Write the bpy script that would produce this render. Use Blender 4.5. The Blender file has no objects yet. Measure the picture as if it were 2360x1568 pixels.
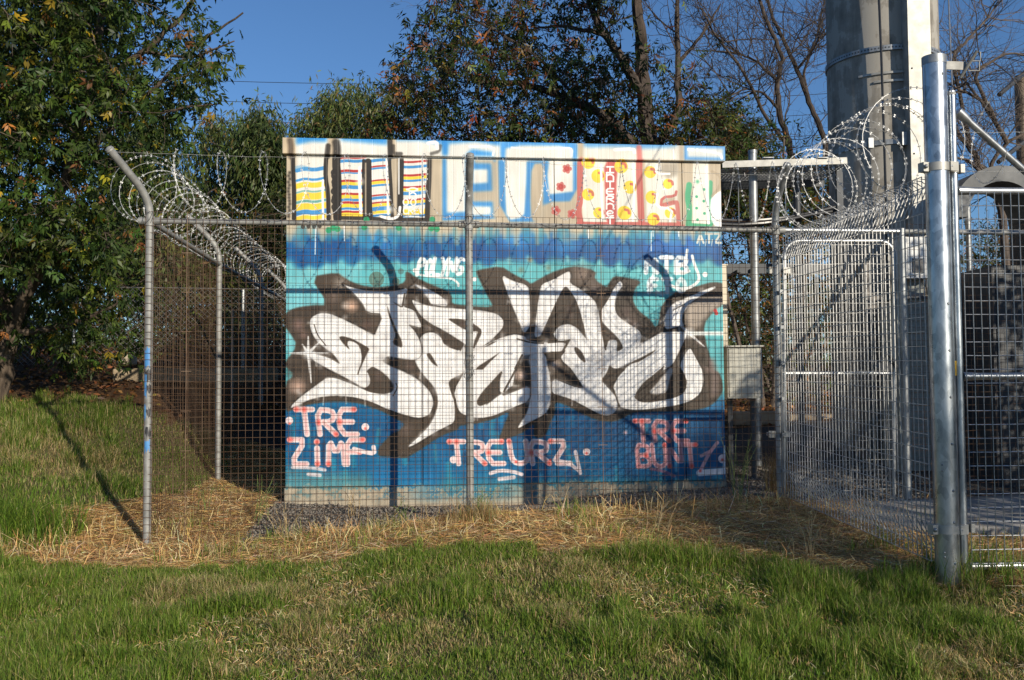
import bpy, math, random
import numpy as np
from mathutils import Vector, Matrix

# ---------------------------------------------------------------- camera, sky, sun, exposure
R = math.radians
scene = bpy.context.scene
FPX, CX, CY, EYE = 2200.0, 1179.5, 784.0, 1.30
PITCH, ROLL = R(2.5), R(-0.4)
cam_d = bpy.data.cameras.new('camera')
cam_d.sensor_width = 36.0
cam_d.lens = 36.0 * FPX / 2359.0
cam_d.clip_start = 0.05
cam_d.clip_end = 3000.0
cam = bpy.data.objects.new('camera', cam_d)
scene.collection.objects.link(cam)
CAM_M = Matrix.Rotation(R(90) + PITCH, 3, 'X') @ Matrix.Rotation(ROLL, 3, 'Z')
cam.matrix_world = Matrix.Translation((0, 0, EYE)) @ CAM_M.to_4x4()
scene.camera = cam

SUN_TO = Vector((0.726, -1.0, 0.434)).normalized()      # towards the sun
sun_el = math.asin(SUN_TO.z)
sun_az = math.atan2(SUN_TO.x, SUN_TO.y)
world = bpy.data.worlds.new('World')
scene.world = world
world.use_nodes = True
wn = world.node_tree.nodes
wl = world.node_tree.links
wn.clear()
sky = wn.new('ShaderNodeTexSky')
sky.sky_type = 'NISHITA'
sky.sun_disc = False
sky.sun_elevation = sun_el
sky.sun_rotation = sun_az
sky.altitude = 100
sky.air_density = 1.0
sky.dust_density = 0.3
sky.ozone_density = 6.6
bg = wn.new('ShaderNodeBackground')
bg.inputs['Strength'].default_value = 0.097
wo = wn.new('ShaderNodeOutputWorld')
wl.new(sky.outputs[0], bg.inputs['Color'])
wl.new(bg.outputs[0], wo.inputs['Surface'])
sd = bpy.data.lights.new('sun', 'SUN')
sd.energy = 4.3
sd.angle = R(0.53)
sd.color = (1.0, 0.895, 0.73)
sun = bpy.data.objects.new('sun', sd)
scene.collection.objects.link(sun)
sun.rotation_euler = SUN_TO.to_track_quat('Z', 'Y').to_euler()
sun.location = (6, -8, 6)
scene.view_settings.view_transform = 'Standard'
scene.view_settings.look = 'None'
scene.view_settings.gamma = 1.0
scene.view_settings.exposure = 0.27
try:
    scene.view_settings.use_curve_mapping = False
except Exception:
    pass

rng = np.random.default_rng(7)
random.seed(7)
C = scene.collection


def P(vx, vy, Y):
    """the place seen at (vx, vy) of a 2359 px wide picture, at distance Y from the viewer"""
    d = CAM_M @ Vector(((vx - CX) / FPX, -(vy - CY) / FPX, -1.0))
    t = Y / d.y
    return Vector((d.x * t, Y, EYE + d.z * t))


CAM_N = np.array(CAM_M)


def proj(X, Y, Z):
    q = np.stack([X, Y, Z - EYE], -1) @ CAM_N
    return CX + FPX * q[..., 0] / -q[..., 2], CY - FPX * q[..., 1] / -q[..., 2]


# ---------------------------------------------------------------- helpers
class MB:
    """collects boxes, bars and tubes; build() links them as ONE mesh object"""

    def __init__(self):
        self.v, self.f = [], []

    def box(self, c, s, rz=0.0, M=None):
        hx, hy, hz = s[0] / 2, s[1] / 2, s[2] / 2
        n = len(self.v)
        m = M if M is not None else Matrix.Rotation(rz, 3, 'Z')
        c = Vector(c)
        for x, y, z in ((-hx, -hy, -hz), (hx, -hy, -hz), (hx, hy, -hz), (-hx, hy, -hz),
                        (-hx, -hy, hz), (hx, -hy, hz), (hx, hy, hz), (-hx, hy, hz)):
            self.v.append(c + m @ Vector((x, y, z)))
        for q in ((0, 3, 2, 1), (4, 5, 6, 7), (0, 1, 5, 4), (1, 2, 6, 5), (2, 3, 7, 6), (3, 0, 4, 7)):
            self.f.append(tuple(n + i for i in q))
        return self

    def tube(self, pts, r, sides=8, cap=True, closed=False):
        pts = [Vector(p) for p in pts]
        k = len(pts)
        rs = r if isinstance(r, (list, tuple)) else [r] * k
        n0 = len(self.v)
        prev = None
        for i, p in enumerate(pts):
            a = pts[max(i - 1, 0)]
            b = pts[min(i + 1, k - 1)]
            t = (b - a)
            if t.length < 1e-9:
                t = Vector((0, 0, 1))
            t.normalize()
            if prev is None:
                u = t.orthogonal().normalized()
            else:
                u = prev - t * prev.dot(t)
                u = u.normalized() if u.length > 1e-6 else t.orthogonal().normalized()
            prev = u
            w = t.cross(u)
            for j in range(sides):
                a_ = 2 * math.pi * j / sides
                self.v.append(p + (u * math.cos(a_) + w * math.sin(a_)) * rs[i])
        for i in range(k - 1):
            for j in range(sides):
                j2 = (j + 1) % sides
                self.f.append((n0 + i * sides + j, n0 + i * sides + j2, n0 + (i + 1) * sides + j2, n0 + (i + 1) * sides + j))
        if cap:
            self.f.append(tuple(n0 + j for j in reversed(range(sides))))
            self.f.append(tuple(n0 + (k - 1) * sides + j for j in range(sides)))
        return self

    def poly(self, pts):
        n = len(self.v)
        self.v.extend(Vector(p) for p in pts)
        self.f.append(tuple(range(n, n + len(pts))))
        return self

    def dome(self, c, axis, r, h, sides=8, rings=3):
        axis = Vector(axis).normalized()
        pts, rr = [], []
        for i in range(rings + 1):
            a = (math.pi / 2) * i / rings
            pts.append(Vector(c) + axis * h * math.sin(a))
            rr.append(max(r * math.cos(a), 1e-4))
        return self.tube(pts, rr, sides)

    def build(self, name, mat, parent=None, smooth=False, kind=None):
        me = bpy.data.meshes.new(name)
        me.from_pydata([tuple(v) for v in self.v], [], self.f)
        if mat is not None:
            me.materials.append(mat)
        if smooth:
            me.polygons.foreach_set('use_smooth', [True] * len(me.polygons))
            try:
                me.set_sharp_from_angle(angle=R(40))
            except Exception:
                pass
        o = bpy.data.objects.new(name, me)
        C.objects.link(o)
        if parent is not None:
            attach(o, parent)
        if kind:
            o['kind'] = kind
        return o


def attach(o, parent):
    o.parent = parent
    w = parent.matrix_basis if parent.parent is None else parent.parent.matrix_basis @ parent.matrix_parent_inverse @ parent.matrix_basis
    o.matrix_parent_inverse = w.inverted()


def thing(name, label, cat, loc=(0, 0, 0), group=None):
    o = bpy.data.objects.new(name, None)
    o.empty_display_size = 0.2
    C.objects.link(o)
    o.location = loc
    o['label'] = label
    o['category'] = cat
    if group:
        o['group'] = group
    return o


def tag(o, label, cat, group=None, kind=None):
    if label:
        o['label'] = label
    if cat:
        o['category'] = cat
    if group:
        o['group'] = group
    if kind:
        o['kind'] = kind
    return o


def mesh_np(name, V, F, mat, col=None, parent=None, kind=None, smooth=False):
    """V (n,3), F (m,k) all of one size, col (n,3) linear colour per vertex"""
    me = bpy.data.meshes.new(name)
    m, k = F.shape
    me.vertices.add(len(V))
    me.vertices.foreach_set('co', np.ascontiguousarray(V, dtype=np.float32).ravel())
    me.loops.add(m * k)
    me.loops.foreach_set('vertex_index', np.ascontiguousarray(F, dtype=np.int32).ravel())
    me.polygons.add(m)
    me.polygons.foreach_set('loop_start', np.arange(0, m * k, k, dtype=np.int32))
    try:
        me.polygons.foreach_set('loop_total', np.full(m, k, dtype=np.int32))
    except Exception:
        pass
    if smooth:
        me.polygons.foreach_set('use_smooth', np.ones(m, dtype=bool))
    if col is not None:
        a = me.color_attributes.new('Col', 'FLOAT_COLOR', 'POINT')
        c4 = np.ones((len(V), 4), dtype=np.float32)
        c4[:, :3] = col
        a.data.foreach_set('color', c4.ravel())
    me.materials.append(mat)
    me.update(calc_edges=True)
    me.validate()
    o = bpy.data.objects.new(name, me)
    C.objects.link(o)
    if parent is not None:
        attach(o, parent)
    if kind:
        o['kind'] = kind
    return o


def s2l(c):
    c = np.asarray(c, dtype=float) / 255.0
    return np.where(c <= 0.04045, c / 12.92, ((c + 0.055) / 1.055) ** 2.4)


def vnoise(x, y, scale, seed=0):
    """smooth value noise in 0..1"""
    x = np.asarray(x) / scale + 1000.0 + seed * 17.31
    y = np.asarray(y) / scale + 1000.0 + seed * 9.77
    xi, yi = np.floor(x).astype(np.int64), np.floor(y).astype(np.int64)
    fx, fy = x - xi, y - yi
    fx, fy = fx * fx * (3 - 2 * fx), fy * fy * (3 - 2 * fy)

    def h(a, b):
        n = (a * 374761393 + b * 668265263 + seed * 2147483) & 0x7fffffff
        n = ((n ^ (n >> 13)) * 1274126177) & 0x7fffffff
        return ((n ^ (n >> 16)) & 0xffff) / 65535.0
    return (h(xi, yi) * (1 - fx) + h(xi + 1, yi) * fx) * (1 - fy) + (h(xi, yi + 1) * (1 - fx) + h(xi + 1, yi + 1) * fx) * fy


# ---------------------------------------------------------------- materials
def new_mat(name):
    m = bpy.data.materials.new(name)
    m.use_nodes = True
    nt = m.node_tree
    b = nt.nodes.get('Principled BSDF')
    return m, nt, b


def N(nt, t, **kw):
    n = nt.nodes.new(t)
    for k, v in kw.items():
        setattr(n, k, v)
    return n


def ramp(nt, src, stops):
    r = N(nt, 'ShaderNodeValToRGB')
    e = r.color_ramp.elements
    while len(e) < len(stops):
        e.new(0.5)
    for i, (p, c) in enumerate(stops):
        e[i].position = p
        e[i].color = (*c, 1)
    nt.links.new(src, r.inputs[0])
    return r.outputs[0]


def noise(nt, scale, detail=4, rough=0.6, vec=None, sc3=None):
    n = N(nt, 'ShaderNodeTexNoise')
    n.inputs['Scale'].default_value = scale
    n.inputs['Detail'].default_value = detail
    n.inputs['Roughness'].default_value = rough
    if vec is None:
        tc = N(nt, 'ShaderNodeTexCoord')
        vec = tc.outputs['Object']
    if sc3 is not None:
        mp = N(nt, 'ShaderNodeMapping')
        mp.inputs['Scale'].default_value = sc3
        nt.links.new(vec, mp.inputs['Vector'])
        vec = mp.outputs[0]
    nt.links.new(vec, n.inputs['Vector'])
    return n.outputs[0]


def bump(nt, b, h, strength=0.3, dist=0.01):
    bp = N(nt, 'ShaderNodeBump')
    bp.inputs['Strength'].default_value = strength
    bp.inputs['Distance'].default_value = dist
    nt.links.new(h, bp.inputs['Height'])
    nt.links.new(bp.outputs[0], b.inputs['Normal'])


def simple(name, c1, c2, scale=8, rough=0.6, metal=0.0, detail=5, bs=0.15, bd=0.003, lo=0.35, hi=0.68, sc3=None, spec=None):
    m, nt, b = new_mat(name)
    h = noise(nt, scale, detail, sc3=sc3)
    nt.links.new(ramp(nt, h, [(lo, c1), (hi, c2)]), b.inputs['Base Color'])
    b.inputs['Roughness'].default_value = rough
    b.inputs['Metallic'].default_value = metal
    if spec is not None:
        b.inputs['Specular IOR Level'].default_value = spec
    if bs:
        bump(nt, b, noise(nt, scale * 3, 5, sc3=sc3), bs, bd)
    return m


M = {}
M['galv'] = simple('galvanised_steel', (0.20, 0.21, 0.22), (0.36, 0.375, 0.38), 22, 0.45, 0.55, bs=0.05, sc3=(1, 1, 0.5))
M['galv_bright'] = simple('bright_galvanised_steel', (0.28, 0.295, 0.31), (0.46, 0.475, 0.48), 30, 0.36, 0.75, bs=0.08, sc3=(1, 1, 0.35))
M['galv_old'] = simple('weathered_galvanised_pipe', (0.19, 0.19, 0.18), (0.33, 0.33, 0.315), 14, 0.6, 0.25, bs=0.1)
M['galv_plate'] = simple('galvanised_sheet', (0.30, 0.295, 0.27), (0.46, 0.45, 0.415), 9, 0.5, 0.35, bs=0.05)
M['rusty_wire'] = simple('rusty_wire', (0.12, 0.062, 0.033), (0.23, 0.155, 0.10), 6, 0.7, 0.2, bs=0)
M['galv_wire'] = simple('galvanised_wire', (0.22, 0.22, 0.215), (0.38, 0.38, 0.37), 25, 0.5, 0.5, bs=0)
M['razor'] = simple('razor_wire_steel', (0.55, 0.555, 0.55), (0.72, 0.725, 0.72), 30, 0.5, 0.2, bs=0)
M['dark_steel'] = simple('dark_painted_steel', (0.035, 0.04, 0.047), (0.06, 0.066, 0.075), 7, 0.5, 0.1)
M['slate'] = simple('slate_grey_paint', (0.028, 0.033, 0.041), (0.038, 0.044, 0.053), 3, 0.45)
M['cabinet'] = simple('grey_green_cabinet_paint', (0.24, 0.26, 0.24), (0.31, 0.33, 0.30), 3, 0.5)
M['box'] = simple('pale_grey_box_paint', (0.42, 0.41, 0.36), (0.50, 0.49, 0.43), 5, 0.55)
M['cream'] = simple('cream_paint', (0.55, 0.48, 0.36), (0.62, 0.54, 0.41), 4, 0.5)
M['beige'] = simple('beige_wall_paint', (0.44, 0.385, 0.29), (0.51, 0.45, 0.34), 3, 0.5)
M['white_cab'] = simple('white_cabinet_paint', (0.68, 0.68, 0.65), (0.78, 0.78, 0.75), 4, 0.5)
M['cable'] = simple('black_cable_sheath', (0.012, 0.012, 0.013), (0.03, 0.03, 0.03), 9, 0.35, bs=0)
M['panel_wire'] = simple('dull_galvanised_wire', (0.34, 0.34, 0.335), (0.54, 0.54, 0.53), 30, 0.5, 0.3, bs=0)
M['razor_core'] = simple('razor_wire_core', (0.34, 0.345, 0.345), (0.48, 0.485, 0.485), 30, 0.5, 0.25, bs=0)
M['line'] = simple('weathered_line', (0.02, 0.02, 0.022), (0.035, 0.035, 0.036), 9, 0.95, bs=0, spec=0.0)
M['duct'] = simple('dull_galvanised_sheet', (0.07, 0.075, 0.08), (0.13, 0.135, 0.14), 6, 0.6, 0.2, bs=0.05)
M['bark'] = simple('brown_bark', (0.045, 0.032, 0.022), (0.14, 0.105, 0.075), 14, 0.85, bs=0.6, bd=0.02, sc3=(1, 1, 0.25))
M['bark_dark'] = simple('dark_bark', (0.03, 0.022, 0.017), (0.085, 0.062, 0.047), 14, 0.85, bs=0.6, bd=0.02, sc3=(1, 1, 0.25))
M['bark_grey'] = simple('grey_twig_bark', (0.06, 0.046, 0.038), (0.16, 0.125, 0.10), 12, 0.85, bs=0.4, bd=0.01, sc3=(1, 1, 0.25))
M['timber'] = simple('weathered_timber', (0.20, 0.15, 0.095), (0.38, 0.30, 0.20), 10, 0.8, bs=0.4, bd=0.01, sc3=(0.15, 1, 1))
M['pole_timber'] = simple('pole_timber', (0.14, 0.105, 0.075), (0.30, 0.24, 0.18), 14, 0.85, bs=0.4, bd=0.01, sc3=(1, 1, 0.1))
M['concrete_path'] = simple('path_concrete', (0.20, 0.19, 0.175), (0.32, 0.31, 0.29), 7, 0.9, bs=0.25)
M['slab'] = simple('slab_concrete', (0.26, 0.235, 0.19), (0.42, 0.38, 0.31), 9, 0.9, bs=0.35)
M['stone'] = simple('gravel_stone', (0.09, 0.076, 0.062), (0.30, 0.265, 0.22), 11, 0.85, bs=0.2, lo=0.3, hi=0.75)
M['pale_stone'] = simple('pale_stone', (0.35, 0.29, 0.21), (0.52, 0.45, 0.34), 8, 0.85, bs=0.4)
M['insulator'] = simple('grey_glazed_insulator', (0.12, 0.14, 0.15), (0.2, 0.22, 0.24), 9, 0.35, bs=0)


def leaf_mat(name, rough=0.5, trans=0.3):
    m, nt, b = new_mat(name)
    at = N(nt, 'ShaderNodeAttribute', attribute_name='Col')
    nt.links.new(at.outputs['Color'], b.inputs['Base Color'])
    b.inputs['Roughness'].default_value = rough
    b.inputs['Specular IOR Level'].default_value = 0.2
    tr = N(nt, 'ShaderNodeBsdfTranslucent')
    hs = N(nt, 'ShaderNodeHueSaturation')
    hs.inputs['Value'].default_value = 1.25
    nt.links.new(at.outputs['Color'], hs.inputs['Color'])
    nt.links.new(hs.outputs[0], tr.inputs['Color'])
    mx = N(nt, 'ShaderNodeMixShader')
    mx.inputs[0].default_value = trans
    out = nt.nodes.get('Material Output')
    nt.links.new(b.outputs[0], mx.inputs[1])
    nt.links.new(tr.outputs[0], mx.inputs[2])
    nt.links.new(mx.outputs[0], out.inputs['Surface'])
    return m


M['leaf'] = leaf_mat('leaf', 0.42, 0.28)
M['blade'] = leaf_mat('grass_blade', 0.55, 0.3)
M['straw'] = leaf_mat('dry_straw', 0.65, 0.15)


def monopole_mat():
    m, nt, b = new_mat('spun_concrete')
    h = noise(nt, 5, 6)
    v = noise(nt, 9, 4, sc3=(1, 1, 0.12))
    mx = N(nt, 'ShaderNodeMath', operation='ADD')
    nt.links.new(h, mx.inputs[0])
    nt.links.new(v, mx.inputs[1])
    nt.links.new(ramp(nt, mx.outputs[0], [(0.72, (0.17, 0.155, 0.13)), (0.98, (0.27, 0.25, 0.215)), (1.28, (0.34, 0.32, 0.28))]), b.inputs['Base Color'])
    b.inputs['Roughness'].default_value = 0.85
    bump(nt, b, noise(nt, 40, 6, sc3=(1, 1, 4)), 0.25, 0.006)
    return m


M['monopole'] = monopole_mat()


def post_mat():
    """spangled galvanising with streaks"""
    m, nt, b = new_mat('spangled_galvanised_post')
    vo = N(nt, 'ShaderNodeTexVoronoi')
    vo.inputs['Scale'].default_value = 34
    tc = N(nt, 'ShaderNodeTexCoord')
    mp = N(nt, 'ShaderNodeMapping')
    mp.inputs['Scale'].default_value = (1, 1, 0.6)
    nt.links.new(tc.outputs['Object'], mp.inputs[0])
    nt.links.new(mp.outputs[0], vo.inputs['Vector'])
    h = noise(nt, 16, 5, sc3=(1, 1, 0.4))
    ad = N(nt, 'ShaderNodeMix', data_type='RGBA')
    ad.inputs[0].default_value = 0.35
    nt.links.new(ramp(nt, h, [(0.35, (0.22, 0.245, 0.27)), (0.7, (0.60, 0.63, 0.65))]), ad.inputs[6])
    sep = N(nt, 'ShaderNodeSeparateColor')
    nt.links.new(vo.outputs['Color'], sep.inputs[0])
    nt.links.new(ramp(nt, sep.outputs[0], [(0.0, (0.2, 0.225, 0.25)), (1.0, (0.72, 0.75, 0.77))]), ad.inputs[7])
    nt.links.new(ad.outputs[2], b.inputs['Base Color'])
    b.inputs['Metallic'].default_value = 0.85
    rr = N(nt, 'ShaderNodeMapRange')
    rr.inputs[3].default_value = 0.20
    rr.inputs[4].default_value = 0.40
    nt.links.new(h, rr.inputs[0])
    nt.links.new(rr.outputs[0], b.inputs['Roughness'])
    bump(nt, b, h, 0.06, 0.003)
    return m


M['post'] = post_mat()

# ---------------------------------------------------------------- layout lines
TAN = 0.108                                      # the compound is turned a little to the view
ALONG = Vector((1, TAN, 0)).normalized()
BACK = Vector((-TAN, 1, 0)).normalized()
ANG = math.atan(TAN)
FY0 = 7.035                                      # front fence line  y = FY0 + TAN x
HY0 = 8.03                                       # hut front face


def on_line(vx, vy, y0):
    d = CAM_M @ Vector(((vx - CX) / FPX, -(vy - CY) / FPX, -1.0))
    t = y0 / (d.y - TAN * d.x)
    return Vector((d.x * t, d.y * t, EYE + d.z * t))


# ground heights: thin plate fit through known spots
GP = []


def gp(vx, vy, Y):
    p = P(vx, vy, Y)
    GP.append((p.x, p.y, p.z))


for q in ((0, 0, 0.0), (-3, 1, -0.05), (3, 1, 0.0), (-3.2, 4, -0.02), (0, 4, 0.03), (2.6, 3.6, 0.03), (0, -6, -0.1), (8, -6, -0.1), (-8, -6, -0.2),
          (-8, 3, 0.0), (8, 3, 0.3), (9, 6, 0.5), (-9, 7, 0.3), (0, 9.5, 0.42), (0, 11, 0.55), (3.5, 9, 0.5), (5, 8, 0.5),
          (-9, 12, 1.5), (-5, 14, 1.75), (0, 14.5, 1.0), (4, 14.5, 1.0), (9, 14, 1.1), (-12, 20, 2.1), (0, 20, 1.7), (12, 20, 1.6), (0, 30, 1.8), (-20, 30, 2.2), (20, 30, 1.8), (-20, 5, 0.2), (20, 5, 0.5)):
    GP.append(q)
gp(332, 1255, 6.758)
gp(1082, 1188, 7.0)
gp(1790, 1150, 7.25)
gp(2195, 1348, 5.1)
gp(2300, 1330, 5.15)
gp(660, 1162, 7.83)
gp(1670, 1122, 8.23)
gp(1200, 1165, 8.0)
gp(860, 1205, 7.3)
gp(240, 1120, 7.9)
gp(150, 1020, 8.9)
gp(505, 1105, 9.1)
gp(100, 930, 10.0)
gp(300, 930, 10.0)
gp(300, 885, 11.0)
gp(60, 890, 11.0)
gp(250, 850, 12.0)
gp(1750, 1005, 11.0)
gp(1750, 970, 12.0)
gp(2250, 1200, 6.9)
GP = np.array(GP)


def tps_fit(pts, lam=0.02):
    n = len(pts)
    d2 = ((pts[:, None, :2] - pts[None, :, :2]) ** 2).sum(-1)
    K = 0.5 * d2 * np.log(d2 + 1e-9) + lam * np.eye(n)
    Pm = np.c_[np.ones(n), pts[:, :2]]
    A = np.zeros((n + 3, n + 3))
    A[:n, :n] = K
    A[:n, n:] = Pm
    A[n:, :n] = Pm.T
    return np.linalg.solve(A, np.r_[pts[:, 2], 0, 0, 0])


TPS = tps_fit(GP)


def ground(X, Y):
    X = np.asarray(X, dtype=float)
    Y = np.asarray(Y, dtype=float)
    xc, yc = np.clip(X, -20, 20), np.clip(Y, -6, 30)
    sh = xc.shape
    xf, yf = xc.ravel(), yc.ravel()
    out = np.empty(len(xf))
    for s in range(0, len(xf), 20000):
        e = s + 20000
        d2 = (xf[s:e, None] - GP[None, :, 0]) ** 2 + (yf[s:e, None] - GP[None, :, 1]) ** 2
        out[s:e] = (0.5 * d2 * np.log(d2 + 1e-9)) @ TPS[:-3] + TPS[-3] + TPS[-2] * xf[s:e] + TPS[-1] * yf[s:e]
    out += 0.03 * (vnoise(xf, yf, 0.7, 3) - 0.5) + 0.012 * (vnoise(xf, yf, 0.21, 5) - 0.5)
    return out.reshape(sh)


def g1(x, y):
    return float(ground(np.array([x]), np.array([y]))[0])
# ---------------------------------------------------------------- the painted hut
HL = on_line(657.5, 1127, HY0)                   # left end of the front face
HR = on_line(1672, 1105, HY0)
HW = (Vector((HR.x, HR.y, 0)) - Vector((HL.x, HL.y, 0))).length
HTOP = on_line(657, 320, HY0).z
HSLAB = 0.5 * (on_line(660, 1127, HY0).z + on_line(1672, 1105, HY0).z)
HBASE = 0.02
PPM = 400                                        # paint resolution, pixels per metre
PAD = 0.05
IW, IH = int((HW + 2 * PAD) * PPM), int((HTOP - HBASE + PAD) * PPM)
IMG = np.zeros((IH, IW, 3), dtype=np.float32)
_org = Vector((HL.x, HL.y, 0))


def face_uv(ox, oy):
    """photograph pixel (4096 wide) -> paint pixel on the face"""
    p = on_line(ox * 2359 / 4096, oy * 2359 / 4096, HY0)
    u = (Vector((p.x, p.y, 0)) - _org).dot(ALONG)
    return ((u + PAD) * PPM, (p.z - HBASE) * PPM)


TILE = {'A': (1120, 880, 2.565), 'B': (1120, 1450, 2.565), 'C': (2000, 880, 2.484), 'D': (2000, 1450, 2.484), 'E': (1100, 500, 2.24), 'F': (2000, 500, 2.24), 'O': (0, 0, 1.0)}


def pts(spec):
    """'A x,y x,y B x,y' -> paint pixels"""
    t, out = 'O', []
    for w in spec.split():
        if w in TILE:
            t = w
            continue
        x, y = w.split(',')
        ox, oy, k = TILE[t]
        out.append(face_uv(ox + float(x) / k, oy + float(y) / k))
    return np.array(out)


def chaikin(p, n=1, closed=True):
    for _ in range(n):
        if closed:
            q = np.roll(p, -1, 0)
            p = np.stack([p * 0.78 + q * 0.22, p * 0.22 + q * 0.78], 1).reshape(-1, 2)
        else:
            a, b = p[:-1], p[1:]
            m = np.stack([a * 0.75 + b * 0.25, a * 0.25 + b * 0.75], 1).reshape(-1, 2)
            p = np.vstack([p[:1], m, p[-1:]])
    return p


OPX = PPM * 8.0 / 2200 * 2359 / 4096             # paint pixels per photograph pixel


def blur(a, r):
    r = int(round(r))
    if r < 1:
        return a
    for _ in range(2):
        for ax in (0, 1):
            pad = [(0, 0), (0, 0)]
            pad[ax] = (r + 1, r)
            c = np.cumsum(np.pad(a, pad, mode='edge'), axis=ax)
            n = c.shape[ax]
            a = (np.take(c, range(2 * r + 1, n), ax) - np.take(c, range(0, n - 2 * r - 1), ax)) / (2 * r + 1)
    return a


def comp(mask, x0, y0, col, a):
    h, w = mask.shape
    sub = IMG[y0:y0 + h, x0:x0 + w]
    m = (mask * a)[..., None]
    sub[...] = sub * (1 - m) + np.array(col, dtype=np.float32) / 255.0 * m


def fillp(p, col, soft=1.5, a=1.0, ch=1, wob=0.0):
    if ch:
        p = chaikin(p, ch)
    pad = int(soft * 3 + 3)
    x0 = max(int(p[:, 0].min()) - pad, 0)
    x1 = min(int(p[:, 0].max()) + pad, IW)
    y0 = max(int(p[:, 1].min()) - pad, 0)
    y1 = min(int(p[:, 1].max()) + pad, IH)
    if x1 <= x0 or y1 <= y0:
        return
    ss = 2
    ys = (np.arange((y1 - y0) * ss) + 0.5) / ss + y0
    xs = (np.arange((x1 - x0) * ss) + 0.5) / ss + x0
    inside = np.zeros((len(ys), len(xs)), dtype=bool)
    n = len(p)
    for i in range(n):
        ax, ay = p[i]
        bx, by = p[(i + 1) % n]
        if ay == by:
            continue
        lo, hi = min(ay, by), max(ay, by)
        r0, r1 = np.searchsorted(ys, lo), np.searchsorted(ys, hi)
        if r1 <= r0:
            continue
        xc = ax + (ys[r0:r1] - ay) * (bx - ax) / (by - ay)
        inside[r0:r1] ^= xs[None, :] < xc[:, None]
    m = inside.astype(np.float32).reshape(y1 - y0, ss, x1 - x0, ss).mean((1, 3))
    comp(blur(m, soft) if soft >= 1 else m, x0, y0, col, a)


def fill(spec, col, soft=1.5, a=1.0, ch=1):
    p = pts(spec)
    fillp(p, col, soft, a, 0 if len(p) <= 5 else ch)


def strokep(p, w, col, soft=1.5, a=1.0, ch=1, w2=None):
    if ch and len(p) > 2:
        p = chaikin(p, ch, False)
    w2 = w if w2 is None else w2
    pad = int(max(w, w2) / 2 + soft + 2)
    x0 = max(int(p[:, 0].min()) - pad, 0)
    x1 = min(int(p[:, 0].max()) + pad, IW)
    y0 = max(int(p[:, 1].min()) - pad, 0)
    y1 = min(int(p[:, 1].max()) + pad, IH)
    if x1 <= x0 or y1 <= y0:
        return
    gx, gy = np.meshgrid(np.arange(x0, x1) + 0.5, np.arange(y0, y1) + 0.5)
    best = np.full(gx.shape, -1e9, dtype=np.float32)
    n = max(len(p) - 1, 1)
    for i in range(n):
        a_, b_ = p[i], p[min(i + 1, len(p) - 1)]
        d = b_ - a_
        L = max((d * d).sum(), 1e-9)
        t = np.clip(((gx - a_[0]) * d[0] + (gy - a_[1]) * d[1]) / L, 0, 1)
        dist = np.hypot(gx - a_[0] - t * d[0], gy - a_[1] - t * d[1])
        ww = w + (w2 - w) * (i + t) / n
        best = np.maximum(best, ww / 2 - dist)
    comp(np.clip(best / soft + 0.5, 0, 1), x0, y0, col, a)


def stroke(spec, w, col, soft=1.5, a=1.0, ch=1, w2=None):
    strokep(pts(spec), w * OPX, col, soft, a, ch, None if w2 is None else w2 * OPX)


def spot(spec, r, col, soft=None, a=1.0):
    p = pts(spec)
    for q in p:
        rr = r * OPX
        strokep(np.array([q, q + 0.01]), rr * 2 if soft is None else rr, col, 1.5 if soft is None else rr, a, 0)


GLY = {'I': ['0,0 1,0', '.5,0 .5,1', '0,1 1,1'], 'i': ['.5,.35 .5,1', '.5,.08 .5,.1'], 'N': ['0,1 0,0 1,1 1,0'], 'T': ['0,0 1,0', '.5,0 .5,1'], 'E': ['1,0 0,0 0,1 1,1', '0,.5 .8,.5'],
       'R': ['0,1 0,0 .9,.05 1,.25 .85,.48 0,.52', '.3,.5 1,1'], 'Z': ['0,0 1,0 0,1 1,1'], 'M': ['0,1 0.08,0 .5,.6 .92,0 1,1'], 'U': ['0,0 0,.8 .3,1 .7,1 1,.8 1,0'], 'B': ['0,1 0,0 .8,.05 .95,.25 .7,.47 0,.5', '.7,.5 1,.75 .8,1 0,1'],
       '1': ['.2,.25 .65,0 .5,1', '.1,1 1,1'], 'O': ['.5,0 .05,.25 .05,.75 .5,1 .95,.75 .95,.25 .5,0'], 'o': ['.5,.1 .1,.3 .1,.8 .5,1 .9,.8 .9,.3 .5,.1'], 'C': ['1,.1 .4,0 0,.4 .1,.9 .5,1 1,.9'],
       'W': ['0,0 .25,1 .5,.3 .75,1 1,0'], 'n': ['0,1 0,0', '0,.3 .5,0 1,.3 1,1'], 'e': ['.05,.55 .95,.5 .8,.1 .3,.05 0,.5 .3,1 .95,.9'], 'r': ['0,1 0,.1', '0,.4 .5,.1 .9,.2'], 't': ['.5,0 .5,1', '.05,.3 .95,.3'],
       'F': ['0,1 0,0 1,0', '0,.5 .8,.5'], 'K': ['0,0 0,1', '1,0 0,.55 1,1'], 'L': ['0,0 0,1 1,1'], 'Y': ['0,0 .5,.5 1,0', '.5,.5 .4,1'], 'G': ['1,.1 .4,0 0,.5 .3,1 1,.9 1,.55 .6,.55'], 'P': ['0,1 0,0 .9,.1 .9,.4 0,.5'], 'A': ['0,1 .5,0 1,1', '.2,.65 .8,.65'], '.': ['.3,.9 .35,.9']}


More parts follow.
